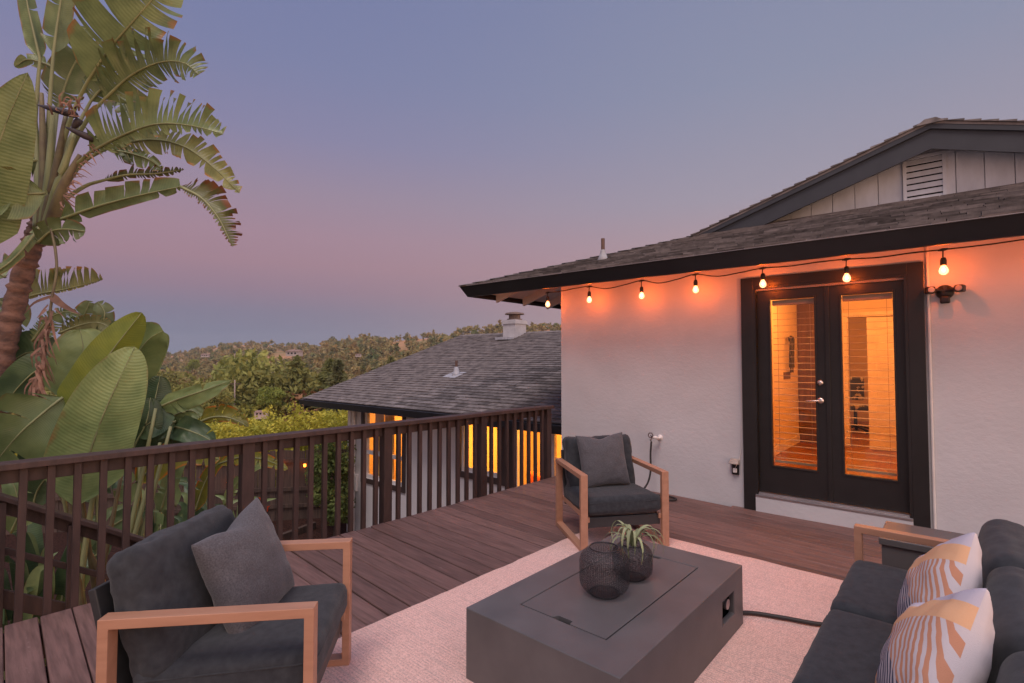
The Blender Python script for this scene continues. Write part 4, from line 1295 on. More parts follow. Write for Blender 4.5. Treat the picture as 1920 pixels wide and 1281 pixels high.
# ------------------------------------------------------------------ armchairs
def make_chair(loc, rz, label):
    c = empty('armchair', loc, rz)
    tag(c, label, 'armchair', 'teak framed patio armchairs')
    W2, D0, D1, HT = 0.382, -0.37, 0.37, 0.62
    fw, ft = 0.060, 0.036
    for sg in (-1, 1):
        x0, x1 = sorted((sg * W2, sg * (W2 - fw)))
        f = MB()
        # a closed mitred loop: outer and inner rectangle
        O = [(D0, 0.0), (D1, 0.0), (D1, HT), (D0, HT)]
        I = [(D0 + ft, ft), (D1 - ft, ft), (D1 - ft, HT - ft), (D0 + ft, HT - ft)]
        vs_ = [(x, y, z) for x in (x0, x1) for (y, z) in O + I]
        fs_ = []
        for k in range(4):
            k2 = (k + 1) % 4
            fs_ += [(k, k2, 4 + k2, 4 + k), (8 + k, 12 + k, 12 + k2, 8 + k2), (k, 8 + k, 8 + k2, k2), (4 + k, 4 + k2, 12 + k2, 12 + k)]
        f.add(vs_, fs_)
        f.build('arm_frame', TEAK, c, bevel=0.0025)
        MB().box(*sorted((sg * (W2 - fw), sg * (W2 - fw) - sg * 0.022)), D0 + 0.02, D1 - 0.02, 0.235, 0.275).build('side_rail', TEAK, c, bevel=0.002)
    iw = W2 - fw - 0.004
    MB().box(-iw, iw, D1 - 0.062, D1 - 0.036, 0.185, 0.268).build('front_apron', METAL, c, bevel=0.003)
    sp = MB()
    for k in range(6):
        y = -0.30 + 0.115 * k
        sp.box(-iw + .02, iw - .02, y, y + 0.06, 0.246, 0.262)
    sp.build('seat_slats', METAL, c)
    cushion('seat_cushion', CUSH, c, 0.655, 0.66, 0.145, 0.045, 0.10, wr=0.003, seed=rz * 7, loc=(0, 0.035, 0.345), rot=(R(2.5), 0, 0))
    piping('piping', CUSH, [b for b in c.children if b.name.startswith('seat_cushion')][0], 0.655, 0.66, 0.030, 0.045)
    a = R(17)
    bk = empty('back', (0, -0.225, 0.25), 0, c)
    bk.rotation_euler = (R(15), 0, 0)
    bk.name = 'backrest'
    MB().box(-iw, iw, -0.075, -0.045, -0.02, 0.47).build('back_panel', METAL, bk, bevel=0.004)
    cushion('back_cushion', CUSH, bk, 0.645, 0.50, 0.15, 0.05, 0.28, wr=0.010, seed=rz * 3 + 5, loc=(0, 0.068, 0.325), rot=(R(90), 0, 0))
    return c
chA = make_chair((-1.150, 2.272, 0.0), R(-83.0), 'teak framed armchair with charcoal cushions in the left foreground')
chB = make_chair((0.855, 4.575, 0.0), R(180 + 11.0), 'teak framed armchair with charcoal cushions by the stucco wall')
for o_ in (chA, chB): o_.location.z = 0.002
chA.location.z = 0.006
[b for b in chA.children if b.name.startswith('backrest')][0].rotation_euler = (R(15), 0, R(-9))
pA = pillow('throw_pillow', PILLOW, 0.49, 0.20, seed=2.2, dent=0.03)
tag(pA, 'grey woven throw pillow on the left foreground armchair', 'pillow', 'grey throw pillows')
pB = pillow('throw_pillow', PILLOW, 0.47, 0.16, seed=7.7, dent=0.03)
tag(pB, 'grey woven throw pillow on the armchair by the wall', 'pillow', 'grey throw pillows')
def place(o, origin, rz, loc, rot):
    m = Matrix.Translation(origin) @ Matrix.Rotation(rz, 4, 'Z') @ Matrix.Translation(loc) @ Matrix.Rotation(rot[2], 4, 'Z') @ Matrix.Rotation(rot[0], 4, 'X') @ Matrix.Rotation(rot[1], 4, 'Y')
    o.matrix_world = m
place(pA, chA.location, R(-83.0), Vector((-0.08, -0.03, 0.605)), (R(20), R(8), R(-12)))
place(pB, chB.location, R(191.0), Vector((0.02, -0.08, 0.645)), (R(15), R(2), R(4)))

# ------------------------------------------------------------------ fire table
ft = empty('fire_table', (0.408, 1.976, 0.012), math.atan2(0.750, 0.661))
tag(ft, 'low dark grey rectangular fire pit table on the rug', 'fire table')
TX, TY, TZ = 1.427, 0.8425, 0.335
lx0, lx1, ly0, ly1 = 0.20, 1.22, 0.18, 0.668
tt = 0.03
tp = MB()
g_ = 0.006
def ringtop(x0, x1, y0, y1):
    O = [(0, 0), (TX, 0), (TX, TY), (0, TY)]
    I = [(x0, y0), (x1, y0), (x1, y1), (x0, y1)]
    vs_ = [(p[0], p[1], z) for z in (TZ - tt, TZ) for p in O + I]
    fs_ = []
    for k in range(4):
        k2 = (k + 1) % 4
        fs_ += [(8 + k, 8 + k2, 12 + k2, 12 + k), (k, 4 + k, 4 + k2, k2), (4 + k, 12 + k, 12 + k2, 4 + k2)]
    tp.add(vs_, fs_)
ringtop(lx0, lx1, ly0, ly1)
# sides, with the square opening in the long side facing the sofa (y = 0)
h0, h1, hz0, hz1 = 1.095, 1.275, 0.110, 0.235
O = [(0, 0), (TX, 0), (TX, TY), (0, TY)]
tp.add([(0, 0, 0), (TX, 0, 0), (TX, 0, TZ), (0, 0, TZ), (h0, 0, hz0), (h1, 0, hz0), (h1, 0, hz1), (h0, 0, hz1)],
       [(0, 1, 5, 4), (1, 2, 6, 5), (2, 3, 7, 6), (3, 0, 4, 7)])
tp.add([(h0, 0, hz0), (h1, 0, hz0), (h1, 0, hz1), (h0, 0, hz1), (h0, .03, hz0), (h1, .03, hz0), (h1, .03, hz1), (h0, .03, hz1)], [(0, 4, 5, 1), (1, 5, 6, 2), (2, 6, 7, 3), (3, 7, 4, 0)])
tp.add([(TX, 0, 0), (TX, TY, 0), (TX, TY, TZ), (TX, 0, TZ)], [(0, 1, 2, 3)])
tp.add([(TX, TY, 0), (0, TY, 0), (0, TY, TZ), (TX, TY, TZ)], [(0, 1, 2, 3)])
tp.add([(0, TY, 0), (0, 0, 0), (0, 0, TZ), (0, TY, TZ)], [(0, 1, 2, 3)])
bd = tp.build('table_body', FIRE, ft)
bm = bmesh.new(); bm.from_mesh(bd.data); bmesh.ops.remove_doubles(bm, verts=bm.verts[:], dist=0.0002); bmesh.ops.recalc_face_normals(bm, faces=bm.faces[:]); bm.to_mesh(bd.data); bm.free()
bv = bd.modifiers.new('bevel', 'BEVEL'); bv.width = 0.005; bv.segments = 3; bv.limit_method = 'ANGLE'
MB().box(0.02, TX - 0.02, 0.045, TY - 0.02, 0.01, TZ - 0.034).build('inner_shell', VOID, ft)
lid = MB()
c = 0.020
nt0, nt1 = 0.374 - 0.0, 0.464
a0, a1, b0, b1 = lx0 + g_, lx1 - g_, ly0 + g_, ly1 - g_
poly = [(a0, b0), (a1, b0), (a1, 0.40), (a1 - c * 1.2, 0.415), (a1 - c * 1.2, 0.478), (a1, 0.492), (a1, b1), (a0, b1), (a0, nt1 + 0.012), (a0 + c * 1.5, nt1 - 0.006), (a0 + c * 1.5, nt0 + 0.006), (a0, nt0 - 0.0)]
lid.prism(poly, TZ - 0.024, TZ - 0.0015)
lid.build('burner_lid', FIRE, ft, bevel=0.0015)
kn = MB().tube([(1.21, 0.03, 0.18), (1.21, 0.012, 0.18)], 0.028, 14)
kn.build('gas_valve', ALU, ft)
gh = [ft.matrix_world @ Vector((0, 0, 0))]
pts = [Vector((1.15, 3.02, 0.06)), Vector((1.28, 3.10, 0.03)), Vector((1.42, 3.14, 0.027)), Vector((1.60, 3.08, 0.027)), Vector((1.76, 3.01, 0.027)), Vector((2.0, 2.95, 0.027)), Vector((2.2, 2.75, 0.02))]
o = MB().tube(catmull(pts), 0.012, 10).build('gas_hose', HOSE, None, smooth=True)
tag(o, 'black gas hose running from the fire table under the sofa', 'hose')

# ------------------------------------------------------------------ wire baskets and the air plant
def basket(loc, r, h, label, seed):
    b = empty('wire_basket', loc, seed)
    tag(b, label, 'basket', 'black wire mesh baskets')
    rng = random.Random(seed)
    prof = []
    nz_ = 40
    for k in range(nz_ + 1):
        t = k / nz_
        z = h * t
        # barrel: rounded shoulders, narrow base and mouth
        e = abs(2 * t - 1)
        rr = r * (1 - 0.42 * max(0, (e - 0.35) / 0.65) ** 2.4)
        prof.append((rr, z))
    n = 84
    bm = bmesh.new()
    rows = []
    for k, (rr, z) in enumerate(prof):
        row = []
        for i in range(n):
            a = 2 * math.pi * i / n + rng.uniform(-.012, .012)
            dr = rng.uniform(-.0012, .0012)
            row.append(bm.verts.new(((rr + dr) * math.cos(a), (rr + dr) * math.sin(a), z + (rng.uniform(-.0012, .0012) if 0 < k < nz_ else 0))))
        rows.append(row)
    for k in range(nz_):
        for i in range(n):
            bm.faces.new((rows[k][i], rows[k][(i + 1) % n], rows[k + 1][(i + 1) % n], rows[k + 1][i]))
    bmesh.ops.wireframe(bm, faces=bm.faces[:], thickness=0.0027, use_replace=True, use_boundary=True, use_even_offset=False)
    me = bpy.data.meshes.new('wire_mesh'); bm.to_mesh(me); bm.free()
    mesh_obj('wire_mesh', me, WIRE, b)
    ri = prof[-1][0]
    def ringt(z, rr, rad, nm):
        MB().tube([(rr * math.cos(2 * math.pi * k / 32), rr * math.sin(2 * math.pi * k / 32), z) for k in range(33)], rad, 6, cap=False).build(nm, WIRE, b, smooth=True)
    ringt(h, ri, 0.004, 'rim_ring')
    ringt(0.004, prof[0][0], 0.004, 'base_ring')
    cg = MB().lathe([(prof[0][0] * .92, 0.0), (prof[0][0] * .92, 0.004)], 24)
    cg.build('base_plate', WIRE, b)
    return b
tz = 0.346
bk1 = basket((0.478, 2.690, tz), 0.128, 0.232, 'larger black wire basket at the front of the fire table lid', 3)
bk2 = basket((0.668, 2.880, tz), 0.108, 0.185, 'smaller black wire basket holding the pale air plant', 5)
AIRL = leafmat('air_plant_leaf', (0.42, 0.46, 0.27, 1), (0.33, 0.38, 0.20, 1), edge=(0.35, 0.22, 0.10, 1), edge_amt=0.02, veins=3, transl=0.25, rough=0.7)
def strap(parent, pts, w0, m, name='leaf', nrm=None, nn=14, cup=0.25):
    P = catmull(pts, 5)
    mb = MB(); uv = []
    n = len(P)
    for i, p in enumerate(P):
        t = i / (n - 1)
        tg = (P[min(i + 1, n - 1)] - P[max(i - 1, 0)]).normalized()
        rf = Vector(nrm) if nrm is not None else Vector((0, 0, 1))
        sd = tg.cross(rf)
        if sd.length < 1e-3: sd = Vector((1, 0, 0))
        sd.normalize()
        up_ = sd.cross(tg)
        w_ = w0 * (1 - t) ** 0.65 * (0.75 + 0.25 * min(1, t * 6))
        for k in (-1, 0, 1):
            mb.V.append(tuple(p + sd * w_ * k + up_ * abs(k) * w_ * cup))
            uv.append((t, abs(k)))
    for i in range(n - 1):
        for k in range(2):
            a = i * 3 + k
            mb.F.append((a, a + 1, a + 4, a + 3))
    return uvbuild(mb, uv, name, m, parent)
def uvbuild(mb, uv, name, m, parent, solid=0.0):
    me = mb.mesh(name, True)
    ul = me.uv_layers.new(name='UVMap')
    li = np.empty(len(me.loops), dtype=np.int32); me.loops.foreach_get('vertex_index', li)
    ul.data.foreach_set('uv', np.asarray(uv, dtype=np.float32)[li].ravel())
    return mesh_obj(name, me, m, parent)
ap = empty('air_plant', (0.668, 2.872, tz + 0.17), 0)
tag(ap, 'pale green air plant with curling strap leaves on a basket', 'plant')
rng = random.Random(11)
for k in range(20):
    a = 2 * math.pi * k / 20 * 1.0 + rng.uniform(-.2, .2)
    d = Vector((math.cos(a), math.sin(a), 0))
    rch = rng.uniform(0.085, 0.175); hh = rng.uniform(0.06, 0.115)
    dr = rng.uniform(0.02, 0.13)
    pts = [d * 0.006, d * rch * 0.35 + Vector((0, 0, hh * 0.85)), d * rch * 0.75 + Vector((0, 0, hh)), d * rch * 1.02 + Vector((0, 0, hh * .55 - dr * .2)), d * rch * (0.98 + rng.uniform(-.25, .15)) + Vector((0, 0, hh * 0.4 - dr))]
    strap(ap, pts, rng.uniform(0.009, 0.0135), AIRL)

# ------------------------------------------------------------------ sofa
F0 = Vector((1.935, 2.935, 0.010))
SRZ = R(49.0)
sofa = empty('sofa', F0, SRZ)
tag(sofa, 'charcoal cushioned patio sofa with teak coloured arm at right', 'sofa')
def loop_frame(x0, x1, D0, D1, HT, ftk, par):
    f = MB()
    O = [(D0, 0.0), (D1, 0.0), (D1, HT), (D0, HT)]
    I = [(D0 + ftk, ftk), (D1 - ftk, ftk), (D1 - ftk, HT - ftk), (D0 + ftk, HT - ftk)]
    vs_ = [(x, y, z) for x in (x0, x1) for (y, z) in O + I]
    fs_ = []
    for k in range(4):
        k2 = (k + 1) % 4
        fs_ += [(k, k2, 4 + k2, 4 + k), (8 + k, 12 + k, 12 + k2, 8 + k2), (k, 8 + k, 8 + k2, k2), (4 + k, 4 + k2, 12 + k2, 12 + k)]
    f.add(vs_, fs_)
    f.build('arm_frame', TEAK, par, bevel=0.0025)
loop_frame(0.0, 0.060, -0.74, 0.0, 0.60, 0.036, sofa)
loop_frame(-2.30, -2.24, -0.74, 0.0, 0.60, 0.036, sofa)
sb = MB()
sb.box(-2.24, 0.0, -0.70, -0.02, 0.22, 0.26)
sb.build('seat_frame', METAL, sofa, bevel=0.004)
MB().box(-2.24, 0.0, -0.735, -0.70, 0.22, 0.72).build('back_frame', METAL, sofa, bevel=0.004)
for k in range(3):
    x = -0.375 - 0.742 * k
    sc_ = cushion('seat_cushion', CUSH, sofa, 0.738, 0.66, 0.165, 0.045, 0.10, wr=0.003, seed=k * 5 + 1, loc=(x, -0.325, 0.345), rot=(R(1.0), 0, 0))
    piping('piping', CUSH, sc_, 0.738, 0.66, 0.040, 0.045)
    cushion('back_cushion', CUSH, sofa, 0.735, 0.44, 0.18, 0.075, 0.32, wr=0.004, seed=k * 9 + 2, loc=(x, -0.60, 0.555), rot=(R(100), 0, 0))
# patterned pillows
PAT, t_, b_ = newmat('abstract_patchwork_pillow')
def _pat():
    n = t_.nodes.new; l = t_.links.new
    tc_ = n('ShaderNodeTexCoord'); sp = n('ShaderNodeSeparateXYZ'); l(tc_.outputs['Object'], sp.inputs[0])
    def mth(op, a, b=None, c=None):
        m = n('ShaderNodeMath'); m.operation = op
        for i, v in enumerate((a, b, c)):
            if v is None: continue
            if isinstance(v, (int, float)): m.inputs[i].default_value = v
            else: l(v, m.inputs[i])
        return m.outputs[0]
    h = 0.23
    X = mth('DIVIDE', sp.outputs[0], h); Z = mth('DIVIDE', sp.outputs[2], h); Y = sp.outputs[1]
    # semicircle about a point on the near vertical edge (x = -1)
    dx = mth('ADD', X, 0.95); dz = mth('ADD', Z, 0.22)
    ax_ = mth('DIVIDE', dx, 1.5); az_ = mth('DIVIDE', dz, 0.62)
    rr = mth('SQRT', mth('ADD', mth('MULTIPLY', ax_, ax_), mth('MULTIPLY', az_, az_)))
    st = mth('SINE', mth('MULTIPLY', mth('ADD', mth('MULTIPLY', dx, 1.0), mth('MULTIPLY', dz, -0.2)), 74.0))
    stm = mth('GREATER_THAN', st, 0.05)
    low = mth('LESS_THAN', mth('ADD', dz, mth('MULTIPLY', dx, -1.1)), -0.85)
    nz = n('ShaderNodeTexNoise'); nz.inputs['Scale'].default_value = 90; l(tc_.outputs['Object'], nz.inputs['Vector'])
    WH = (0.60, 0.54, 0.56, 1); OR = (0.56, 0.27, 0.17, 1); NV = (0.10, 0.10, 0.145, 1); PE = (0.74, 0.42, 0.24, 1); LV = (0.52, 0.48, 0.56, 1)
    def mix(f, a, b):
        m = n('ShaderNodeMixRGB')
        if isinstance(a, tuple): m.inputs[1].default_value = a
        else: l(a, m.inputs[1])
        if isinstance(b, tuple): m.inputs[2].default_value = b
        else: l(b, m.inputs[2])
        l(f, m.inputs[0]); return m.outputs[0]
    dark = mix(low, OR, NV)
    stripes = mix(stm, dark, WH)
    peach = mix(nz.outputs['Fac'], PE, (0.72, 0.44, 0.27, 1))
    col = mix(mth('GREATER_THAN', rr, 1.02), stripes, peach)
    lav = mix(mth('GREATER_THAN', Z, 0.66), WH, LV)
    col = mix(mth('GREATER_THAN', rr, 1.5), col, lav)
    col = mix(mth('LESS_THAN', Y, 0.0), col, WH)
    l(col, b_.inputs['Base Color'])
    b_.inputs['Roughness'].default_value = 0.95; b_.inputs['Specular IOR Level'].default_value = 0.1
    bp = n('ShaderNodeBump'); bp.inputs['Strength'].default_value = 0.5; bp.inputs['Distance'].default_value = 0.002
    nz2 = n('ShaderNodeTexNoise'); nz2.inputs['Scale'].default_value = 350; l(tc_.outputs['Object'], nz2.inputs['Vector'])
    l(nz2.outputs['Fac'], bp.inputs['Height']); l(bp.outputs[0], b_.inputs['Normal'])
_pat()
q1 = pillow('patterned_pillow', PAT, 0.45, 0.20, seed=3.1, dent=0.045)
tag(q1, 'orange and navy striped pillow farther along the sofa, behind the other', 'pillow', 'striped sofa pillows')
q2 = pillow('patterned_pillow', PAT, 0.45, 0.21, seed=9.4, dent=0.045)
tag(q2, 'orange and navy striped pillow nearest the camera on the sofa', 'pillow', 'striped sofa pillows')
place(q1, F0, SRZ, Vector((-0.84, -0.385, 0.605)), (R(20), R(33), R(10)))
place(q2, F0, SRZ, Vector((-1.44, -0.38, 0.61)), (R(24), R(33), R(8)))

# ------------------------------------------------------------------ grey side table behind the sofa arm
sd_ = empty('side_table', (2.435, 3.374, 0.002), math.atan2(-0.655, 0.755))
tag(sd_, 'grey cube side table between the sofa arm and the doors', 'side table')
MB().box(0, 0.44, -0.42, 0, 0.462, 0.50).build('table_top', FIRE, sd_, bevel=0.004)
MB().box(0.012, 0.428, -0.408, -0.012, 0.0, 0.4615).build('table_base', FIRE, sd_, bevel=0.003)
# ------------------------------------------------------------------ big leaves
G1 = leafmat('strelitzia_leaf', (0.185, 0.240, 0.100, 1), (0.110, 0.155, 0.066, 1), edge=(0.24, 0.13, 0.05, 1), edge_amt=0.14, veins=46, transl=0.28)
G2 = leafmat('yellowing_strelitzia_leaf', (0.24, 0.25, 0.095, 1), (0.16, 0.18, 0.072, 1), edge=(0.36, 0.17, 0.05, 1), edge_amt=0.16, veins=46, transl=0.3)
G3 = leafmat('scorched_strelitzia_leaf', (0.13, 0.15, 0.055, 1), (0.10, 0.11, 0.045, 1), edge=(0.20, 0.085, 0.04, 1), edge_amt=0.34, veins=46, transl=0.25)
B1m = leafmat('broad_banana_leaf', (0.220, 0.290, 0.115, 1), (0.140, 0.205, 0.078, 1), veins=52, transl=0.25, edge=(0.21, 0.15, 0.06, 1), edge_amt=0.07)
B2m = leafmat('bright_banana_leaf', (0.215, 0.255, 0.040, 1), (0.160, 0.205, 0.040, 1), veins=52, transl=0.35)
B3m = leafmat('deep_green_banana_leaf', (0.095, 0.155, 0.070, 1), (0.052, 0.095, 0.046, 1), veins=40, transl=0.2)
B4m = leafmat('orange_edged_leaf', (0.20, 0.20, 0.03, 1), (0.14, 0.15, 0.03, 1), veins=30, transl=0.35, edge=(0.45, 0.14, 0.02, 1), edge_amt=0.2)
RIB = M('pale_green_stalk', (0.235, 0.255, 0.120, 1), (0.165, 0.185, 0.085, 1), rough=0.5, scale=9, stretch=(1, 1, .2), rnd=0.1)
RIBB = M('brown_green_stalk', (0.145, 0.125, 0.06, 1), (0.10, 0.075, 0.045, 1), rough=0.6, scale=9, rnd=0.1)

def leaf(parent, mids, w, mat, tear=0.0, sides=(1, 1), fold=0.22, droop=0.25, slant=0.35, seed=0, nrm=None, rib=0.016, nst=30, name='leaf', ribm=None, pet=None, gap=0.5, blunt=0.55, ragged=0.15):
    rng = random.Random(seed)
    P = catmull([at(*m) if not isinstance(m, Vector) else m for m in mids], 14)
    # resample evenly
    L_ = [0]
    for a, b in zip(P[:-1], P[1:]): L_.append(L_[-1] + (b - a).length)
    Q = []
    j = 0
    for i in range(nst + 1):
        s = L_[-1] * i / nst
        while j < len(L_) - 2 and L_[j + 1] < s: j += 1
        f = (s - L_[j]) / max(1e-9, L_[j + 1] - L_[j])
        Q.append(P[j].lerp(P[j + 1], f))
    mb = MB(); uv = []
    def base(i):
        tg = (Q[min(i + 1, nst)] - Q[max(i - 1, 0)]).normalized()
        nr = Vector(nrm) if nrm is not None else (Vector((0, 0, CAM_H + 1.2)) - Q[i]).normalized()
        sd = tg.cross(nr).normalized()
        return tg, sd, sd.cross(tg) * -1
    def wp(t):
        return (min(1.0, t / 0.14) ** 0.6) * max(0.0, 1 - t ** 3.4) ** blunt
    for si, sg in enumerate((1, -1)):
        ws = w * sides[si]
        if ws < 0.01: continue
        # groups of stations between tears
        cuts = [0]
        for i in range(1, nst):
            if rng.random() < tear: cuts.append(i)
        cuts.append(nst)
        for a, b in zip(cuts[:-1], cuts[1:]):
            tornb = b < nst; torna = a > 0
            lam = 1 - rng.random() * ragged * (1 if (torna or tornb) else 0.0)
            bend = rng.uniform(-0.10, 0.25) * (1 if (torna or tornb) else 0.2)
            tw = rng.uniform(-0.25, 0.25) * (1 if (torna or tornb) else 0)
            k0 = len(mb.V)
            K = 5
            for i in range(a, b + 1):
                t = i / nst
                tg, sd, nn_ = base(i)
                ww = ws * wp(t) * lam
                c = (a + b) / 2
                fr = 0 if b == a else (i - c) / max(0.5, (b - a) / 2)
                for k in range(K + 1):
                    x = k / K
                    pull = 0.0
                    if torna and fr < 0: pull = -fr * gap
                    if tornb and fr > 0: pull = -fr * gap
                    stp = L_[-1] / nst * min((b - a) / 2, 1.6)
                    p = Q[i] + sd * sg * ww * x * math.cos(fold) + nn_ * (ww * x * math.sin(fold) - ww * (droop + bend) * x * x + ww * tw * x * x * fr) \
                        + tg * (ww * slant * x * x + pull * stp * x ** 1.6)
                    p += nn_ * 0.012 * noise.noise(Vector((t * 9 + seed, x * 3, sg)))
                    mb.V.append(tuple(p)); uv.append((t, x))
            for i in range(b - a):
                for k in range(K):
                    q = k0 + i * (K + 1) + k
                    mb.F.append((q, q + 1, q + K + 2, q + K + 1))
    o = uvbuild(mb, uv, name, mat, parent)
    pts = Q[:]
    rads = [rib * (1.05 - 0.85 * i / nst) for i in range(nst + 1)]
    pts = pts[::2]; rads = rads[::2]
    if pet:
        pp = [at(*m) if not isinstance(m, Vector) else m for m in pet] + [Q[0]]
        pp = catmull(pp, 6)[:-1]
        pr = [rib * (1.9 - 0.85 * i / len(pp)) for i in range(len(pp))]
        pts = pp + pts; rads = pr + rads
    MB().tube(pts, rads, 7).build('midrib', ribm or RIB, o, smooth=True)
    return o

# ------------------------------------------------------------------ tall giant bird of paradise at the left
TD = 6.0
tall = empty('giant_bird_of_paradise', at(-70, 1338, TD), 0)
tag(tall, 'tall ringed trunk bird of paradise with torn fronds at far left', 'plant')
tall_off = tall.location.copy()
def under(o, root):
    o.parent = root
    o.matrix_parent_inverse = Matrix.Translation(-root.location)
    return o
class Rooted:
    """parts are modelled in place; the root stands at the plant's foot"""
    def __init__(s, root): s.root = root
TRUNK = M('ringed_trunk_bark', (0.21, 0.115, 0.085, 1), (0.07, 0.043, 0.036, 1), rough=0.85, scale=7, stretch=(1, 1, 2.5), bump=0.8, bscale=16, bdist=0.02)
tp_ = catmull([at(-70, 1338, TD), at(-45, 1100, TD), at(-22, 900, TD), at(-6, 760, TD), at(10, 650, TD), at(36, 540, TD), at(62, 455, TD), at(82, 400, TD)], 16)
rr_ = []
for i, p in enumerate(tp_):
    t = i / len(tp_)
    ring = 0.012 * (1 if (i % 4) == 0 else (-0.3))
    rr_.append(0.122 - 0.024 * t + ring + 0.008 * math.sin(i * 2.3))
tk = MB().tube(tp_, rr_, 16); under(tk.build('trunk', TRUNK, None, smooth=True), tall)
# crown sheath fan of petioles
rng = random.Random(5)
# (leaf midrib), half width in px, material, tear, sides, petiole start
def px(n): return n / 160.0
FR = [
    # mids, w, mat, tear, sides(+,-), kw
    ([(166, 150, 5.7), (205, 92, 5.6), (248, 42, 5.5), (295, -12, 5.45), (340, -70, 5.5)], px(78), G1, 0.34, (0.75, 1.0), dict(pet=[(92, 392, 5.95), (118, 270, 5.85), (142, 200, 5.8)], fold=0.1, droop=0.1, seed=1, ragged=.3)),
    ([(196, 186, 5.8), (245, 142, 5.7), (300, 117, 5.6), (345, 118, 5.55), (372, 140, 5.55)], px(62), G1, 0.62, (0.75, 1.0), dict(pet=[(95, 392, 5.95), (130, 290, 5.9), (165, 222, 5.85)], fold=0.25, droop=0.1, seed=2, gap=.65, ragged=.35)),
    ([(168, 286, 5.75), (225, 256, 5.65), (292, 233, 5.5), (360, 236, 5.45), (418, 252, 5.45)], px(66), G1, 0.7, (0.35, 1.0), dict(pet=[(92, 410, 5.95), (125, 330, 5.85)], fold=0.3, droop=0.12, seed=3, gap=.62, ragged=.3)),
    ([(214, 272, 6.1), (284, 262, 6.05), (345, 275, 6.0), (402, 316, 5.95), (449, 362, 5.95)], px(40), G2, 0.6, (0.7, 1.0), dict(pet=[(95, 400, 6.0), (150, 310, 6.05)], fold=0.3, droop=0.25, seed=4, gap=.55, ragged=.25)),
    ([(195, 338, 6.2), (240, 328, 6.2), (290, 326, 6.2), (345, 318, 6.2)], px(24), G3, 0.55, (0.5, 1.0), dict(pet=[(92, 430, 6.0), (112, 384, 6.05), (158, 350, 6.15)], fold=0.5, droop=0.2, seed=5, gap=.6, ragged=.5)),
    ([(112, 412, 5.6), (180, 388, 5.5), (255, 368, 5.4), (338, 350, 5.35)], px(34), G1, 0.16, (0.55, 1.0), dict(pet=[(78, 440, 5.9)], fold=0.55, droop=0.3, seed=6, gap=.5, blunt=.3)),
    ([(338, 350, 5.36), (378, 372, 5.34), (410, 410, 5.33), (436, 462, 5.35)], px(38), G3, 0.75, (0.3, 1.0), dict(fold=0.2, droop=0.2, seed=7, gap=.7, ragged=.4)),
    # left side
    ([(-52, 470, 5.3), (-24, 350, 5.2), (8, 240, 5.15), (52, 136, 5.15)], px(50), B1m, 0.0, (1.0, 0.9), dict(fold=0.2, droop=0.2, seed=8, slant=.08, blunt=.8)),
    ([(70, 300, 5.6), (30, 306, 5.5), (-30, 312, 5.45), (-100, 330, 5.4)], px(34), G1, 0.05, (1.0, 1.0), dict(fold=0.1, droop=0.2, seed=9, blunt=.3)),
    ([(84, 362, 5.55), (40, 364, 5.4), (-20, 366, 5.3), (-100, 386, 5.3)], px(44), G1, 0.04, (1.0, 1.0), dict(fold=0.1, droop=0.25, seed=10, blunt=.3)),
    ([(70, 456, 5.6), (96, 434, 5.5), (128, 430, 5.45), (160, 434, 5.45)], px(30), G1, 0.1, (1.0, 0.8), dict(fold=0.4, droop=0.2, seed=11)),
    ([(82, 416, 5.7), (40, 470, 5.5), (0, 505, 5.4), (-60, 530, 5.4)], px(14), G1, 0.1, (1.0, 1.0), dict(fold=0.9, droop=0.2, seed=12)),
    # top
    ([(75, 110, 6.0), (62, 55, 6.0), (50, 0, 6.0), (42, -60, 6.0)], px(26), G1, 0.1, (1, 1), dict(pet=[(85, 400, 6.0), (66, 260, 6.0), (70, 170, 6.0)], seed=13, fold=.9)),
    ([(100, 100, 5.95), (108, 40, 5.95), (118, -20, 5.95), (132, -80, 5.95)], px(30), G1, 0.1, (1, 1), dict(pet=[(88, 400, 5.95), (90, 260, 5.95), (95, 170, 5.95)], seed=14, fold=.7)),
    ([(108, 205, 6.3), (130, 140, 6.3), (152, 95, 6.3), (160, 50, 6.35)], px(40), G1, 0.2, (1, 1), dict(pet=[(90, 392, 6.1), (98, 290, 6.2)], seed=15, fold=.4)),
    ([(108, 130, 6.4), (80, 118, 6.4), (50, 112, 6.4), (28, 126, 6.4)], px(18), G1, 0.1, (1, 1), dict(seed=16, fold=.6)),
    ([(170, 190, 6.3), (190, 168, 6.3), (210, 168, 6.3), (232, 190, 6.3), (245, 222, 6.3)], px(36), G1, 0.4, (1, 1), dict(seed=17, fold=.3, pet=[(110, 300, 6.1)])),
    ([(210, 282, 6.2), (245, 288, 6.2), (280, 300, 6.2), (305, 318, 6.2)], px(26), G1, 0.4, (1, .6), dict(seed=18, fold=.4)),
    ([(170, 262, 6.2), (205, 262, 6.2), (232, 280, 6.2), (246, 305, 6.2)], px(20), G1, 0.3, (1, .6), dict(seed=19, fold=.4)),
    # lower frond behind the trunk
    ([(20, 566, 6.5), (70, 552, 6.5), (130, 541, 6.5), (193, 524, 6.5)], px(50), G2, 0.62, (0.12, 1.0), dict(seed=20, fold=.2, gap=.4, ragged=.1, pet=[(5, 600, 6.4)])),
    ([(10, 520, 6.5), (-20, 500, 6.5), (-60, 490, 6.5)], px(40), G1, 0.3, (1, 1), dict(seed=21, fold=.2)),
    ([(-5, 560, 6.6), (20, 590, 6.6), (-10, 640, 6.6)], px(34), G1, 0.3, (1, 1), dict(seed=22, fold=.2)),
]
for mids, w_, mt, tear, sides, kw in FR:
    under(leaf(None, mids, w_, mt, tear=tear, sides=sides, **kw), tall)
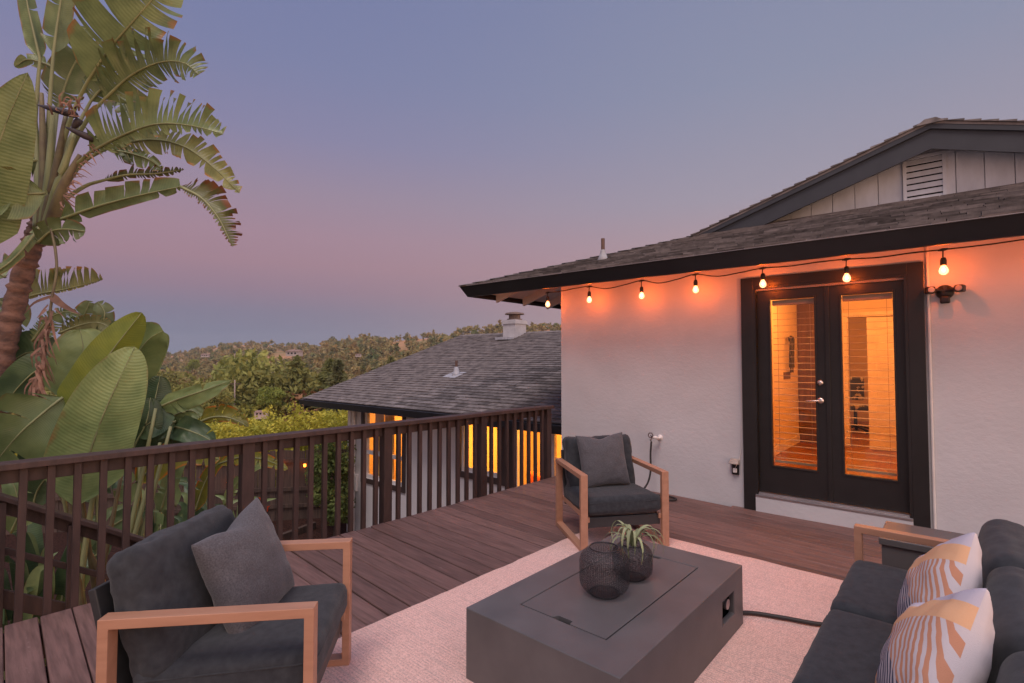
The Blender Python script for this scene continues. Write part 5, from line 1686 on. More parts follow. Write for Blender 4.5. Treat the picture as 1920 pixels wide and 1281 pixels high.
# sheathing petiole bases
for k, (u, v, d) in enumerate([(62, 190, 5.92), (78, 175, 5.9), (100, 200, 5.85), (124, 215, 5.82), (140, 250, 5.8), (150, 290, 5.8)]):
    m = MB().tube(catmull([at(78 + k * 3, 430, 5.9), at(74 + k * 9, 340 + k * 2, 5.9 - .02 * k), at(u, v, d)], 8), [0.080 - 0.0037 * i for i in range(17)], 9)
    under(m.build('leaf_sheath', RIBB if k % 2 else RIB, None, smooth=True), tall)
SPA = M('dark_flower_spathe', (0.045, 0.035, 0.04, 1), (0.03, 0.025, 0.03, 1), rough=0.6, scale=9)
DRY = leafmat('dry_flower_bract', (0.27, 0.15, 0.105, 1), (0.17, 0.095, 0.07, 1), veins=4, transl=0.2, rough=0.8)
for (p0, p1) in (((142, 216, 5.6), (70, 197, 5.6)), ((150, 224, 5.65), (134, 244, 5.65)), ((176, 262, 5.7), (122, 238, 5.6))):
    a, b = at(*p0), at(*p1)
    under(MB().tube([a, a.lerp(b, .3), a.lerp(b, .7), b], [0.035, 0.042, 0.028, 0.006], 8).build('flower_spathe', SPA, None, smooth=True), tall)
rng = random.Random(3)
def dryleaf(u, v, d, du, dv, w0, root, nm='dry_bract'):
    a = at(u, v, d); b = at(u + du, v + dv, d - 0.02); c_ = a.lerp(b, .5) + Vector((rng.uniform(-.03, .03), -0.03, rng.uniform(-.02, .05)))
    o = strap(None, [a, c_, b], w0, DRY, name=nm, nrm=(0.2, -1, 0.3))
    under(o, root)
for k in range(16):
    dryleaf(98 + rng.uniform(0, 60), 205 + rng.uniform(-6, 14), 5.55, rng.uniform(-26, 26), rng.uniform(-32, 6), 0.014, tall)
for k in range(26):
    t = rng.random()
    dryleaf(112 + 62 * t, 380 - 130 * t + rng.uniform(0, 20), 5.75, rng.uniform(4, 30), rng.uniform(-4, 26), 0.012, tall, 'fibre_shred')
# hanging dead inflorescence
under(MB().tube(catmull([at(96, 430, 5.5), at(104, 470, 5.45), at(106, 510, 5.42), at(98, 556, 5.4), at(92, 600, 5.4), at(82, 680, 5.4), at(62, 752, 5.4)], 5), [0.013] * 31, 6).build('dead_flower_stalk', RIBB, None, smooth=True), tall)
dryleaf(98, 556, 5.4, 52, 34, 0.045, tall, 'dry_spathe')
dryleaf(96, 556, 5.4, -52, 36, 0.02, tall, 'dry_spathe')
for k in range(70):
    t = rng.random() ** 0.8
    dryleaf(96 - 28 * t + rng.uniform(-9, 9), 570 + 170 * t, 5.38 + rng.uniform(-.05, .05), rng.uniform(-20, 24), rng.uniform(14, 62), rng.uniform(0.008, 0.022), tall, 'dry_bract')

# ------------------------------------------------------------------ banana-like clump behind the railing
cl_ = empty('banana_clump', at(190, 1300, 5.2), 0)
tag(cl_, 'clump of broad upright banana-like leaves behind the left railing', 'plant')
def pb(n): return n / 185.0
BL = [
    ([(140, 950, 4.95), (160, 875, 4.88), (195, 775, 4.85), (234, 690, 4.9), (252, 650, 4.95)], pb(62), B1m, 0.0, (1.0, 1.0), dict(fold=0.32, droop=0.3, seed=31, slant=.4, blunt=.7)),
    ([(118, 800, 5.2), (160, 735, 5.2), (205, 665, 5.2), (266, 586, 5.25)], pb(46), B2m, 0.0, (1, 1), dict(fold=0.5, droop=0.1, seed=32, slant=.4, blunt=.7)),
    ([(205, 760, 5.5), (240, 690, 5.5), (275, 640, 5.5), (306, 620, 5.5)], pb(50), B1m, 0.0, (1, 1), dict(fold=0.3, droop=0.2, seed=33)),
    ([(250, 740, 5.6), (275, 690, 5.6), (296, 650, 5.6), (310, 624, 5.6)], pb(26), B1m, 0.0, (1, 1), dict(fold=0.6, droop=0.2, seed=34)),
    ([(140, 760, 5.7), (150, 700, 5.7), (156, 655, 5.7), (150, 618, 5.7)], pb(56), B1m, 0.0, (1, 1), dict(fold=0.1, droop=0.2, seed=35)),
    ([(110, 625, 6.0), (150, 610, 6.0), (185, 605, 6.0), (214, 620, 6.0)], pb(40), G2, 0.45, (1.0, 0.5), dict(fold=0.1, droop=0.2, seed=36, gap=.4)),
    ([(135, 640, 6.1), (150, 605, 6.1), (163, 580, 6.1), (168, 564, 6.1)], pb(28), G1, 0.2, (1, 1), dict(fold=0.3, seed=37)),
    ([(170, 640, 6.1), (190, 610, 6.1), (196, 585, 6.1), (183, 566, 6.1)], pb(24), G1, 0.1, (1, 1), dict(fold=0.3, seed=38)),
    ([(60, 640, 6.0), (90, 600, 6.0), (120, 585, 6.0), (150, 590, 6.0)], pb(30), G1, 0.4, (1, .5), dict(fold=0.2, seed=39)),
    ([(118, 745, 5.0), (80, 775, 4.9), (35, 815, 4.8), (-20, 880, 4.75)], pb(62), B1m, 0.04, (1, 1), dict(fold=0.2, droop=0.3, seed=40)),
    ([(120, 700, 5.8), (80, 690, 5.8), (40, 720, 5.8), (0, 770, 5.8)], pb(40), B3m, 0.0, (1, 1), dict(fold=0.3, droop=0.3, seed=41)),
    ([(140, 770, 5.6), (110, 800, 5.6), (80, 840, 5.6), (60, 890, 5.6)], pb(40), B3m, 0.0, (1, 1), dict(fold=0.3, droop=0.3, seed=42)),
    ([(110, 690, 6.2), (60, 660, 6.2), (10, 690, 6.2), (-30, 740, 6.2)], pb(50), B3m, 0.1, (1, 1), dict(fold=0.2, droop=0.3, seed=43)),
    # right, the long leaf pointing right
    ([(292, 766, 5.3), (330, 750, 5.3), (380, 733, 5.3), (434, 713, 5.35)], pb(30), B1m, 0.03, (1.0, 0.62), dict(fold=0.35, droop=0.2, seed=44, blunt=.8)),
    ([(300, 758, 5.3), (290, 785, 5.25), (270, 800, 5.2), (255, 810, 5.2)], pb(30), B3m, 0.0, (1, 1), dict(fold=0.2, droop=0.3, seed=45)),
    ([(372, 792, 5.6), (400, 782, 5.6), (432, 784, 5.6), (466, 800, 5.6)], pb(24), B4m, 0.12, (0.5, 1.1), dict(fold=0.25, droop=0.2, seed=46, blunt=.8)),
    ([(330, 790, 5.45), (300, 800, 5.4), (270, 815, 5.4), (262, 830, 5.4)], pb(26), B3m, 0.0, (1, 1), dict(fold=0.2, droop=0.3, seed=47)),
    ([(325, 800, 5.5), (350, 806, 5.4), (380, 818, 5.4), (402, 830, 5.4)], pb(26), B3m, 0.05, (1, 1), dict(fold=0.2, droop=0.3, seed=48)),
    ([(310, 790, 5.6), (335, 775, 5.6), (360, 770, 5.6), (376, 782, 5.6)], pb(22), B1m, 0.0, (1, 1), dict(fold=0.4, droop=0.4, seed=49)),
    ([(300, 830, 5.5), (320, 815, 5.5), (350, 822, 5.5), (372, 850, 5.5)], pb(30), B3m, 0.05, (1, 1), dict(fold=0.2, droop=0.3, seed=50)),
    ([(262, 860, 5.3), (275, 810, 5.3), (288, 760, 5.35), (300, 705, 5.4)], pb(34), B3m, 0.0, (1, 1), dict(fold=0.3, droop=0.2, seed=51)),
    ([(230, 880, 5.2), (255, 830, 5.2), (275, 790, 5.2), (282, 745, 5.25)], pb(30), B3m, 0.0, (1, 1), dict(fold=0.2, droop=0.2, seed=52)),
    ([(80, 860, 5.6), (60, 830, 5.6), (30, 830, 5.6), (0, 850, 5.6)], pb(30), B3m, 0.1, (1, 1), dict(fold=0.2, droop=0.3, seed=53)),
    ([(110, 880, 5.4), (120, 850, 5.4), (112, 810, 5.4), (96, 780, 5.4)], pb(34), B3m, 0.0, (1, 1), dict(fold=0.2, droop=0.3, seed=54)),
    # below the cap, seen through the balusters
    ([(255, 905, 6.2), (300, 868, 6.2), (350, 850, 6.2), (412, 862, 6.2)], pb(36), B4m, 0.08, (1, 1), dict(fold=0.2, droop=0.3, seed=55)),
    ([(150, 940, 5.9), (185, 905, 5.9), (215, 895, 5.9), (240, 905, 5.9)], pb(36), B3m, 0.1, (1, 1), dict(fold=0.2, droop=0.3, seed=56)),
    ([(205, 990, 6.4), (230, 975, 6.4), (255, 965, 6.4), (272, 958, 6.4)], pb(24), B3m, 0.0, (1, 1), dict(fold=0.2, droop=0.3, seed=57)),
    ([(410, 870, 7.5), (450, 858, 7.5), (495, 862, 7.5), (540, 880, 7.5)], pb(22), B4m, 0.1, (1, 1), dict(fold=0.3, droop=0.3, seed=58)),
    ([(300, 960, 7.5), (318, 905, 7.5), (335, 868, 7.5), (362, 842, 7.6)], pb(24), B1m, 0.1, (1, 1), dict(fold=0.2, droop=0.3, seed=60)),
    ([(365, 960, 8.0), (380, 915, 8.0), (398, 880, 8.0), (428, 856, 8.0)], pb(20), B4m, 0.1, (1, 1), dict(fold=0.2, droop=0.3, seed=61)),
    ([(330, 950, 7.8), (318, 915, 7.8), (296, 885, 7.8), (270, 872, 7.8)], pb(22), B1m, 0.15, (1, 1), dict(fold=0.2, droop=0.3, seed=62)),
    ([(420, 950, 8.4), (440, 912, 8.4), (470, 880, 8.4), (505, 868, 8.4)], pb(18), B1m, 0.1, (1, 1), dict(fold=0.2, droop=0.3, seed=63)),
    ([(395, 960, 8.2), (375, 925, 8.2), (352, 905, 8.2), (325, 900, 8.2)], pb(18), B3m, 0.1, (1, 1), dict(fold=0.2, droop=0.3, seed=64)),
    ([(240, 950, 6.6), (232, 905, 6.6), (210, 880, 6.6), (180, 872, 6.6)], pb(26), B1m, 0.2, (1, 1), dict(fold=0.2, droop=0.3, seed=65)),
    ([(60, 960, 6.0), (70, 920, 6.0), (95, 890, 6.0), (130, 880, 6.0)], pb(28), B3m, 0.1, (1, 1), dict(fold=0.2, droop=0.3, seed=66)),
    ([(20, 1000, 6.0), (35, 960, 6.0), (28, 915, 6.0), (8, 890, 6.0)], pb(28), B1m, 0.1, (1, 1), dict(fold=0.2, droop=0.3, seed=67)),
    ([(60, 760, 6.3), (40, 700, 6.3), (52, 650, 6.3), (90, 620, 6.3)], pb(42), B3m, 0.15, (1, 1), dict(fold=0.2, droop=0.3, seed=68)),
    ([(200, 720, 6.0), (225, 665, 6.0), (232, 630, 6.0), (222, 600, 6.0)], pb(34), B3m, 0.0, (1, 1), dict(fold=0.2, droop=0.3, seed=69)),
    ([(250, 800, 5.7), (300, 790, 5.7), (345, 800, 5.7), (385, 822, 5.7)], pb(30), B1m, 0.06, (1, 1), dict(fold=0.3, droop=0.3, seed=70)),
    ([(160, 1040, 5.9), (175, 1045, 5.9), (190, 1030, 5.9), (200, 1015, 5.9)], pb(20), B3m, 0.0, (1, 1), dict(fold=0.3, seed=59)),
]
for mids, w_, mt, tear, sides, kw in BL:
    under(leaf(None, mids, w_, mt, tear=tear, sides=sides, rib=0.013, **kw), cl_)
ft_ = at(190, 1300, 5.2)
for k, (u, v) in enumerate([(150, 905), (262, 860), (120, 800), (230, 880), (292, 766), (110, 880), (80, 860), (205, 760), (320, 800), (118, 745), (180, 900), (300, 830)]):
    a = Vector((ft_.x + rng.uniform(-.35, .35), ft_.y + rng.uniform(-.1, .5), YARD))
    b = at(u, v, 5.2)
    m = MB().tube(catmull([a, a.lerp(b, .5) + Vector((rng.uniform(-.08, .08), 0, .1)), b], 6), [0.045 - 0.0025 * i for i in range(13)], 7)
    under(m.build('leaf_stalk', RIB if k % 3 else RIBB, None, smooth=True), cl_)

# strap-leaved strelitzia clumps in the garden bed
def strel(u, d, h, n, label, seed, spread=0.5, mat=None):
    rng = random.Random(seed)
    foot = at(u, 900, d); foot.z = YARD
    p = empty('strelitzia_plant', foot, 0)
    tag(p, label, 'plant')
    for k in range(n):
        a = rng.uniform(0, 2 * math.pi)
        dd = Vector((math.cos(a), math.sin(a) * .7, 0))
        hh = h * rng.uniform(0.6, 1.0)
        sp_ = spread * hh * rng.uniform(.25, 1)
        b0 = Vector((rng.uniform(-.12, .12), rng.uniform(-.12, .12), 0))
        k1 = b0 + dd * sp_ * .45 + Vector((0, 0, hh * .62))
        MB().tube(catmull([b0, b0 + dd * sp_ * .15 + Vector((0, 0, hh * .3)), k1], 4), [0.016] * 5 + [0.012] * 4, 5).build('leaf_stalk', RIB, p, smooth=True)
        pts = [k1, k1 + dd * sp_ * .2 + Vector((0, 0, hh * .2)), k1 + dd * sp_ * .4 + Vector((0, 0, hh * .34)), k1 + dd * sp_ * .75 + Vector((0, 0, hh * .38))]
        strap(p, [Vector(q) for q in pts], 0.06 * hh, mat or rng.choice([G1, B1m, B3m]), nrm=(rng.uniform(-.4, .4), -1, .4), cup=.35)
    return p
strel(95, 6.6, 2.3, 16, 'tall stalked strelitzia beside the garden stairs', 1, .5)
strel(375, 9.5, 1.75, 26, 'narrow leaved strelitzia clump in the mulch by the fence', 2, .5)
strel(30, 6.2, 1.9, 14, 'strelitzia clump at the far left below the stair handrail', 3, .5)
strel(300, 9.8, 1.7, 16, 'strelitzia clump against the fence left of the mulch bed', 4, .55)
strel(455, 10.8, 1.35, 14, 'small strelitzia under the railing post near the fence', 5, .6)
rf = strel(492, 10.2, 1.35, 5, 'red flowering canna in front of the fence', 6, .25)
REDF = leafmat('red_flower_petal', (0.62, 0.10, 0.03, 1), (0.5, 0.05, 0.02, 1), veins=2, transl=0.4)
for k in range(10):
    b0 = Vector((rng.uniform(-.08, .12), -0.05, 0.95 + rng.uniform(0, .45)))
    strap(rf, [b0, b0 + Vector((rng.uniform(-.06, .06), -.02, .08)), b0 + Vector((rng.uniform(-.12, .12), -.03, .14))], 0.035, REDF, name='petal', nrm=(0, -1, .3))

# ------------------------------------------------------------------ board fence with lanterns
FEN = M('weathered_fence_board', (0.105, 0.068, 0.052, 1), (0.052, 0.036, 0.030, 1), rough=0.85, scale=5, stretch=(6, 6, .5), rnd=0.22, bump=0.3, bscale=20, bstretch=(6, 6, .4))
fa_, fb_ = at(-120, 900, 12.0), at(668, 900, 13.6)
fa_.z = fb_.z = YARD
fd_ = (fb_ - fa_); FL = fd_.length; fd_.normalize()
fence = empty('garden_fence', fa_, math.atan2(fd_.y, fd_.x))
tag(fence, 'weathered brown vertical board fence at the back of the garden', 'fence')
rng = random.Random(9)
xx = 0
b0 = None
while xx < FL:
    if b0 is None:
        b0 = MB().box(-0.069, 0.069, 0, 0.018, 0, 1.80).build('fence_board', FEN, fence); b0.location = (xx, 0, 0)
    else:
        c = linked(b0, fence, (xx, rng.uniform(-.004, .004), rng.uniform(-.03, .03)))
        c.rotation_euler = (0, rng.uniform(-.008, .008), 0)
    xx += 0.138 + rng.choice([0.002, 0.006, 0.012])
for z in (0.35, 0.78, 1.5):
    MB().box(0, FL, -0.045, -0.006, z, z + 0.09).build('fence_rail', FEN, fence)
LANT = emis('lantern_glow', (1.0, 0.20, 0.02, 1), 7)
for k, (u, v) in enumerate([(416, 912), (517, 877), (546, 880), (563, 880), (597, 892)]):
    p = at(u, v, 12.55 + 0.3 * k / 4)
    tlen = ((fa_ + fd_ * 0) - p)
    # hang it 12 cm in front of the boards
    t = (p - fa_).dot(fd_)
    q = fa_ + fd_ * t
    q.z = p.z
    nv = Vector((fd_.y, -fd_.x, 0))
    q += nv * 0.13
    l = empty('fence_lantern', q, 0)
    tag(l, ['glowing fence lantern farthest left, beside the strelitzia', 'glowing fence lantern just right of the thick railing post', 'glowing fence lantern left of the close pair', 'glowing fence lantern right of the close pair', 'glowing fence lantern nearest the climbing shrub'][k], 'lantern', 'lanterns along the garden fence')
    MB().lathe([(0.028, -0.04), (0.035, 0.0), (0.028, 0.04)], 10).build('glow_glass', LANT, l, smooth=True)
    MB().lathe([(0.04, 0.041), (0.02, 0.06), (0.006, 0.075)], 10).build('lantern_cap', BLACK, l)
    MB().tube([Vector((0, 0, .07)), Vector((0, 0, .1)), -nv * 0.06 + Vector((0, 0, .1))], 0.004, 5).build('hook', BLACK, l)
# garden timbers, path
for k, (u0, v0, u1, v1, lab) in enumerate([(500, 968, 600, 945, 'low timber edging below the fence by the shrub'), (470, 1030, 590, 985, 'timber edging along the near side of the mulch bed')]):
    r0 = at(u0, v0, 10); r1 = at(u1, v1, 10)
    def toz(u, v, z):
        r = at(u, v, 10) - Vector((0, 0, CAM_H)); return Vector((0, 0, CAM_H)) + r * ((z - CAM_H) / r.z)
    a, b = toz(u0, v0, YARD + .1), toz(u1, v1, YARD + .1)
    o = MB().beam(Vector((0, 0, 0)), b - a, 0.10, 0.16).build('garden_edging', FEN, None)
    o.location = a
    tag(o, lab, 'edging')
CONC = M('tan_concrete', (0.30, 0.195, 0.155, 1), (0.23, 0.15, 0.12, 1), rough=0.9, scale=4, bump=0.3, bscale=60)
pw = MB().box(-0.6, 4.6, 1.35, 2.2, YARD + 0.04, YARD + 0.95)
o = pw.build('retaining_wall', CONC, None, bevel=0.02); o.location = RA; o.rotation_euler = (0, 0, RR)
tag(o, 'tan concrete planter wall below the stair handrail', 'wall')
pv = MB().box(0.5, 7.5, 0.1, 1.3, YARD - 0.1, YARD + 0.09)
o = pv.build('path', CONC, None); o.location = RA; o.rotation_euler = (0, 0, RR)
tag(o, 'tan concrete garden path', None, None, 'structure')

# ------------------------------------------------------------------ hedge, shrub, trees
HEDM = foliage('yellow_green_hedge', (0.74, 0.64, 0.10, 1), (0.40, 0.43, 0.08, 1), scale=1.6, rnd=0.0, hue=0.0, transl=0.3)
SHRM = foliage('dark_green_shrub', (0.17, 0.21, 0.06, 1), (0.08, 0.12, 0.04, 1), scale=2.5, rnd=0.0, hue=0.0)
WOODM = M('tree_bark', (0.09, 0.06, 0.045, 1), (0.05, 0.035, 0.03, 1), rough=0.9, scale=6)
def leafy(name, cen, rad, n, size, m, parent, seed, shell=0.55, bump=0.0):
    rng = np.random.default_rng(seed)
    d = randdir(rng, n)
    r = (shell + (1 - shell) * rng.random(n)) ** 0.8
    c = np.asarray(cen) + d * np.asarray(rad) * r[:, None]
    a = randdir(rng, n); b = np.cross(a, randdir(rng, n)); b /= np.linalg.norm(b, axis=1, keepdims=True) + 1e-9
    s = size * (0.6 + 0.8 * rng.random((n, 1)))
    return c, a * s * 0.55, b * s
hd_ = empty('hedge', at(560, 800, 16.2), 0)
hd_.location.z = -3.0
tag(hd_, 'yellow green leafy hedge beyond the fence', 'hedge')
rng2 = np.random.default_rng(4)
C_, A_, B_ = [], [], []
for k in range(110):
    t = k / 109
    u = -60 + 790 * t
    p = at(u, 800, 15.6 + 1.0 * rng2.random())
    topz = CAM_H - (interp(u, [-60, 300, 420, 520, 560, 640, 730], [800, 800, 793, 783, 776, 772, 775]) - 674) / 960 * p.y + rng2.uniform(-.08, .12)
    for zz in np.arange(topz - 0.28, topz - 2.2, -0.4):
        c, a, b = leafy('', (p.x, p.y, zz), (0.42, 0.5, 0.30), 110, 0.05, None, None, k * 31 + int(zz * 10) + 500)
        C_.append(c); A_.append(a); B_.append(b)
    if rng2.random() < .25:
        c, a, b = leafy('', (p.x, p.y, topz + .15), (0.22, 0.22, 0.22), 60, 0.05, None, None, k * 77)
        C_.append(c); A_.append(a); B_.append(b)
o = quads('hedge_foliage', np.concatenate(C_) - np.array(hd_.location), np.concatenate(A_), np.concatenate(B_), HEDM, hd_)
sh = empty('climbing_shrub', at(628, 985, 12.0), 0)
sh.location.z = YARD
tag(sh, 'dense dark green climbing shrub beside the wing corner', 'shrub')
C_, A_, B_ = [], [], []
for k in range(46):
    u = rng2.uniform(590, 652); v = rng2.uniform(835, 975)
    if v > 930 and u < 625: continue
    p = at(u, v, 11.6 + rng2.random() * .9)
    c, a, b = leafy('', p, (0.24, 0.3, 0.24), 150, 0.048, None, None, k + 900)
    C_.append(c); A_.append(a); B_.append(b)
quads('shrub_foliage', np.concatenate(C_) - np.array(sh.location), np.concatenate(A_), np.concatenate(B_), SHRM, sh)
MB().tube([(0, 0, 0), (0.03, 0.05, .8), (-.05, .1, 1.6)], [.05, .04, .02], 7).build('stem', WOODM, sh)

# tree prototypes -------------------------------------------------------------
def proto_round(seed, n, lobes, flat=1.0, size=0.055):
    rng = np.random.default_rng(seed)
    cs, as_, bs = [], [], []
    for k in range(lobes):
        a = rng.uniform(0, 2 * math.pi); rr = rng.uniform(0.0, 0.30)
        c = np.array([rr * math.cos(a), rr * math.sin(a), 0.52 + rng.uniform(-.18, .26) * flat])
        r = rng.uniform(0.13, 0.24)
        x, y, z = leafy('', c, (r, r, r * .8), n // lobes, size, None, None, seed * 100 + k, shell=0.7)
        cs.append(x); as_.append(y); bs.append(z)
    return np.concatenate(cs), np.concatenate(as_), np.concatenate(bs)
def proto_conifer(seed, n, wid=0.2, size=0.05, loose=0.25):
    rng = np.random.default_rng(seed)
    h = rng.random(n) ** 0.75
    tiers = 0.75 + 0.25 * np.sin(h * 52 + rng.random(n))
    r = wid * (1 - h) ** 0.75 * tiers * (1 - loose * rng.random(n)) * (0.75 + .5 * np.abs(np.sin(3 * h + 2)))
    a = rng.uniform(0, 2 * math.pi, n)
    lump = 1 + 0.25 * np.sin(a * 3 + h * 9 + seed)
    c = np.stack([r * lump * np.cos(a), r * lump * np.sin(a), 0.08 + 0.92 * h], 1)
    d = np.stack([np.cos(a), np.sin(a), -0.35 + 0 * a], 1) + rng.normal(size=(n, 3)) * .35
    d /= np.linalg.norm(d, axis=1, keepdims=True)
    e = np.cross(d, randdir(rng, n)); e /= np.linalg.norm(e, axis=1, keepdims=True) + 1e-9
    s = size * (0.6 + .8 * rng.random((n, 1)))
    return c, e * s * .4, d * s
KINDS = [
    ('oak_tree', 'round olive green oak on the valley slope', proto_round(1, 1100, 8), foliage('oak_leaves', (0.37, 0.35, 0.10, 1), (0.15, 0.185, 0.06, 1), 2.2)),
    ('leafy_tree', 'bright green leafy tree on the valley slope', proto_round(2, 1000, 7, 1.1), foliage('bright_leaves', (0.37, 0.36, 0.075, 1), (0.20, 0.235, 0.06, 1), 2.2)),
    ('rust_tree', 'russet brown tree on the valley slope', proto_round(3, 1000, 8, 1.0), foliage('russet_leaves', (0.46, 0.28, 0.12, 1), (0.26, 0.185, 0.08, 1), 2.2)),
    ('pine_tree', 'dark green pine on the valley slope', proto_conifer(4, 1300, .22), foliage('pine_needles', (0.29, 0.28, 0.10, 1), (0.15, 0.175, 0.065, 1), 2.2)),
    ('cypress_tree', 'narrow dark cypress on the valley slope', proto_conifer(5, 900, .12), foliage('cypress_needles', (0.20, 0.20, 0.085, 1), (0.11, 0.125, 0.06, 1), 2.2)),
]
KINDS.append(('brown_pine', '', None, foliage('olive_brown_needles', (0.31, 0.25, 0.11, 1), (0.18, 0.15, 0.07, 1), 2.2, rnd=0.0, hue=0.0)))
pm_ = []
for nm, lab, (c, a, b), fm in KINDS[:5]:
    me = quads(nm, c, a, b, None)
    me.materials.append(fm); me.materials.append(WOODM)
    pm_.append(me)
FINE = [proto_round(31, 5200, 22, 1.15, .024), proto_round(32, 5200, 20, 1.2, .024), proto_round(33, 5000, 20, 1.1, .024), proto_conifer(34, 6000, .24, .026, .4), proto_conifer(35, 4500, .13, .026, .4)]
fm_ = []
for (nm, lab, _, fm), (c, a, b) in zip(KINDS[:5], FINE):
    me = quads(nm, c, a, b, None)
    me.materials.append(fm)
    fm_.append(me)
random.seed(21)
cand = []
OPEN = [(400, 690, 14, 5), (455, 660, 18, 4), (600, 690, 12, 6), (740, 660, 20, 5), (490, 690, 20, 14), (545, 668, 25, 6), (830, 627, 22, 6), (520, 718, 14, 9), (690, 700, 14, 6)]
for k in range(5600):
    u = random.uniform(-120, 1075)
    t = random.random()
    d = 65 * (1000 / 65) ** (t ** 0.7)
    dr = interp(u, RU, RD)
    if d > dr * 1.03 or (d < 170 and random.random() < .62): continue
    x = (u - 960) / 960 * d
    z = terrain(x, d)
    v = 674 - (z - CAM_H) / d * 960
    if any(((u - a) / c) ** 2 + ((v - b) / e) ** 2 < 1 for a, b, c, e in OPEN): continue
    r = random.random()
    ht = random.uniform(6, 12.5) * (1.35 if d < 170 else 1.0)
    kd = 0 if r < .46 else 1 if r < .72 else 2 if r < .88 else 3 if r < .97 else 4
    if 600 < u < 720 and d > 350: kd = random.choice([3, 0, 0, 1]); ht *= 1.1
    if kd >= 3: ht *= random.uniform(1.1, 1.5)
    if kd >= 3 and random.random() < .6 and (u < 600 or d > dr * .75): kd = random.choice([0, 0, 1, 2])
    if d > dr * .9: ht *= .8
    vis = 1 if (v - ht / d * 960 < 800) else 0
    hid = u < 240 or (u > 860) or (u > 590 and v > 745 - (u - 590) * .42 + ht / d * 960)
    cand.append((ht / d * (0.35 if hid else 1) * vis, x, d, z, ht, kd, random.uniform(0, 6.28), random.uniform(.8, 1.25)))
cand.sort(reverse=True)
for i, (_, x, y, z, ht, kd, rz, wk) in enumerate(cand[:290]):
    nm, lab = KINDS[kd][0], KINDS[kd][1]
    o = bpy.data.objects.new(nm, fm_[kd] if y < 260 else pm_[kd])
    COL.objects.link(o)
    o.location = (x, y, z - ht * .08)
    o.rotation_euler = (0, 0, rz)
    o.scale = (ht * wk, ht * wk, ht)
    tag(o, lab, 'tree', {0: 'oaks', 1: 'leafy trees', 2: 'russet trees', 3: 'pines', 4: 'cypresses'}[kd] + ' on the valley slope')
# the rest of the wood as one mass
C_, A_, B_ = [], [], []
rng3 = np.random.default_rng(8)
for i, (_, x, y, z, ht, kd, rz, wk) in enumerate(cand[290:]):
    c, a, b = KINDS[kd][2]
    n_ = 130 if y < 400 else 70
    sel = rng3.choice(len(c), n_, replace=False)
    f = 2.1 if n_ == 130 else 2.8
    sc = np.array([ht * wk, ht * wk, ht])
    ca, sa = math.cos(rz), math.sin(rz)
    Rm = np.array([[ca, -sa, 0], [sa, ca, 0], [0, 0, 1]])
    C_.append((c[sel] * sc) @ Rm.T + np.array([x, y, z - ht * .08])); A_.append((a[sel] * f * ht) @ Rm.T); B_.append((b[sel] * f * ht) @ Rm.T)
FARM = foliage('distant_wood_leaves', (0.47, 0.32, 0.13, 1), (0.14, 0.185, 0.065, 1), scale=0.07, rnd=0, hue=0)
if C_:
    o = quads('distant_wood', np.concatenate(C_), np.concatenate(A_), np.concatenate(B_), FARM)
    tag(o, 'far wooded hillside that reads as one mass', None, None, 'stuff')
# trees that stand out
def special(nm, u, vbase, vtop, d, kd, wk, lab, n=5200, size=0.03):
    root = empty(nm, at(u, vbase, d), 0)
    h = (vbase - vtop) / 960 * d
    tag(root, lab, 'tree')
    pr = proto_conifer(int(u), n, wk, size, .35) if kd >= 3 else proto_round(int(u), n, 12, 1.1, size)
    c, a, b = pr
    quads('crown', c * h, a * h, b * h, KINDS[kd][3], root)
    MB().tube([(0, 0, 0), (0, 0, h * .5), (0, 0, h * .9)], [h * .02, h * .014, h * .004], 7).build('trunk', WOODM, root)
special('large_conifer', 556, 782, 668, 75, 3, .42, 'broad dark conifer just left of the lower wing roof')
special('russet_pine', 474, 772, 676, 85, 5, .24, 'loose russet brown tree left of the broad conifer')
special('young_pine', 430, 776, 706, 80, 3, .26, 'bushy green pine left of the russet tree')
special('leafy_oak', 402, 790, 722, 60, 0, .2, 'low olive oak behind the pointed banana leaf')
special('slim_tree', 512, 785, 720, 70, 1, .2, 'small bright green tree between russet tree and conifer')
special('grey_pine', 612, 745, 676, 110, 3, .3, 'dark pine behind the left tip of the wing roof')
special('ridge_oak', 360, 700, 672, 300, 1, .2, 'wide bright green tree row crown in the left valley')
special('garden_tree', 345, 770, 716, 60, 0, .2, 'dark green oak above the long pointed leaf')

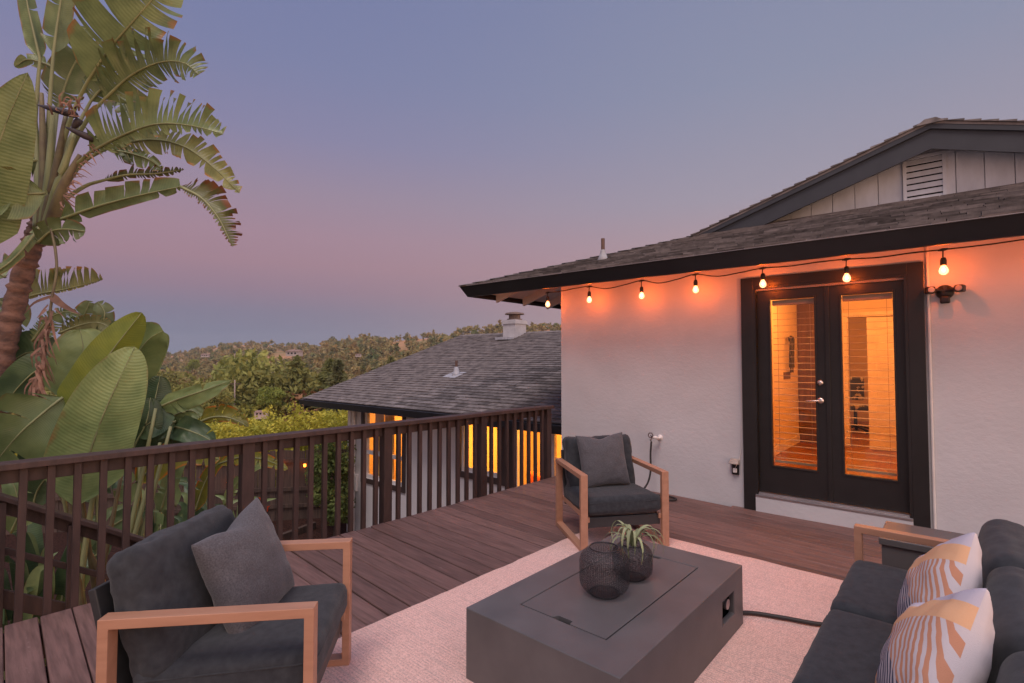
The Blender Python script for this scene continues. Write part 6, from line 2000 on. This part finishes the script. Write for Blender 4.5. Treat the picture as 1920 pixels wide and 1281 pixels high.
# houses across the valley
HWALL = M('far_white_wall', (0.46, 0.39, 0.36, 1), (0.38, 0.32, 0.3, 1), rough=0.8, scale=.6)
HROOF = M('far_tile_roof', (0.30, 0.19, 0.15, 1), (0.22, 0.15, 0.13, 1), rough=0.9, scale=1)
def farhouse(u, v, d, wpx, lab, rz=0.3):
    p = at(u, v, d)
    w_ = wpx / 960 * d
    hgt = w_ * .30
    r = empty('valley_house', p, rz)
    tag(r, lab, 'house')
    dd = w_ * .55
    MB().box(-w_ / 2, w_ / 2, -dd / 2, dd / 2, -0.4, hgt).build('wall', HWALL, r)
    rf_ = MB()
    o_ = w_ * .06
    rf_.add([(-w_ / 2 - o_, -dd / 2 - o_, hgt), (w_ / 2 + o_, -dd / 2 - o_, hgt), (w_ / 2 + o_, dd / 2 + o_, hgt), (-w_ / 2 - o_, dd / 2 + o_, hgt), (-w_ / 2 + w_ * .15, 0, hgt + w_ * .14), (w_ / 2 - w_ * .15, 0, hgt + w_ * .14)],
            [(0, 1, 5, 4), (1, 2, 5), (2, 3, 4, 5), (3, 0, 4), (0, 3, 2, 1)])
    rf_.build('roof', HROOF, r)
    wi = MB()
    for k in range(3):
        x0 = -w_ * .36 + w_ * .27 * k
        MB().box(x0, x0 + w_ * .13, -dd / 2 - 0.06, -dd / 2 - 0.005, hgt * .35, hgt * .75).build('window', VOID, r)
farhouse(507, 703, 190, 20, 'white house amid trees behind the russet tree')
farhouse(452, 712, 170, 11, 'small white house left of the russet tree', .9)
farhouse(304, 722, 150, 24, 'pale house just right of the tall banana leaf', -.3)
farhouse(490, 779, 62, 22, 'small pale shed roof right above the hedge')
farhouse(552, 667, 420, 26, 'tan roofed house high on the middle slope', -.2)
farhouse(385, 669, 420, 13, 'little white house on the far left slope', .2)
farhouse(446, 668, 430, 12, 'small cream house below the far ridge', .4)
farhouse(672, 668, 330, 10, 'tiny pale house among pines above the wing roof', .1)
farhouse(490, 757, 95, 10, 'white gable between the russet tree and small green tree', .7)
ug = at(439, 790, 70)
up_ = empty('utility_pole', ug, 0)
tag(up_, 'thin pale utility pole among the valley trees', 'pole')
MB().tube([(0, 0, 0), (0, 0, 5.6)], .09, 6).build('pole', HWALL, up_)
MB().box(-.8, .8, -.05, .05, 5.0, 5.15).build('crossarm', WOODM, up_)

# ------------------------------------------------------------------ evening haze over the valley
HZ = bpy.data.materials.new('evening_haze'); HZ.use_nodes = True
hn = HZ.node_tree
for n_ in list(hn.nodes):
    if n_.type == 'BSDF_PRINCIPLED': hn.nodes.remove(n_)
pv_ = hn.nodes.new('ShaderNodeVolumePrincipled')
pv_.inputs['Density'].default_value = 0.00020
pv_.inputs['Color'].default_value = (0.80, 0.84, 0.95, 1)
pv_.inputs['Anisotropy'].default_value = 0.1
hn.links.new(pv_.outputs[0], [x for x in hn.nodes if x.type == 'OUTPUT_MATERIAL'][0].inputs['Volume'])
if HAZE:
    hz = MB().box(-3100, 2700, -60, 1900, -40, 90).build('haze', HZ, None)
    tag(hz, None, None, None, 'stuff')
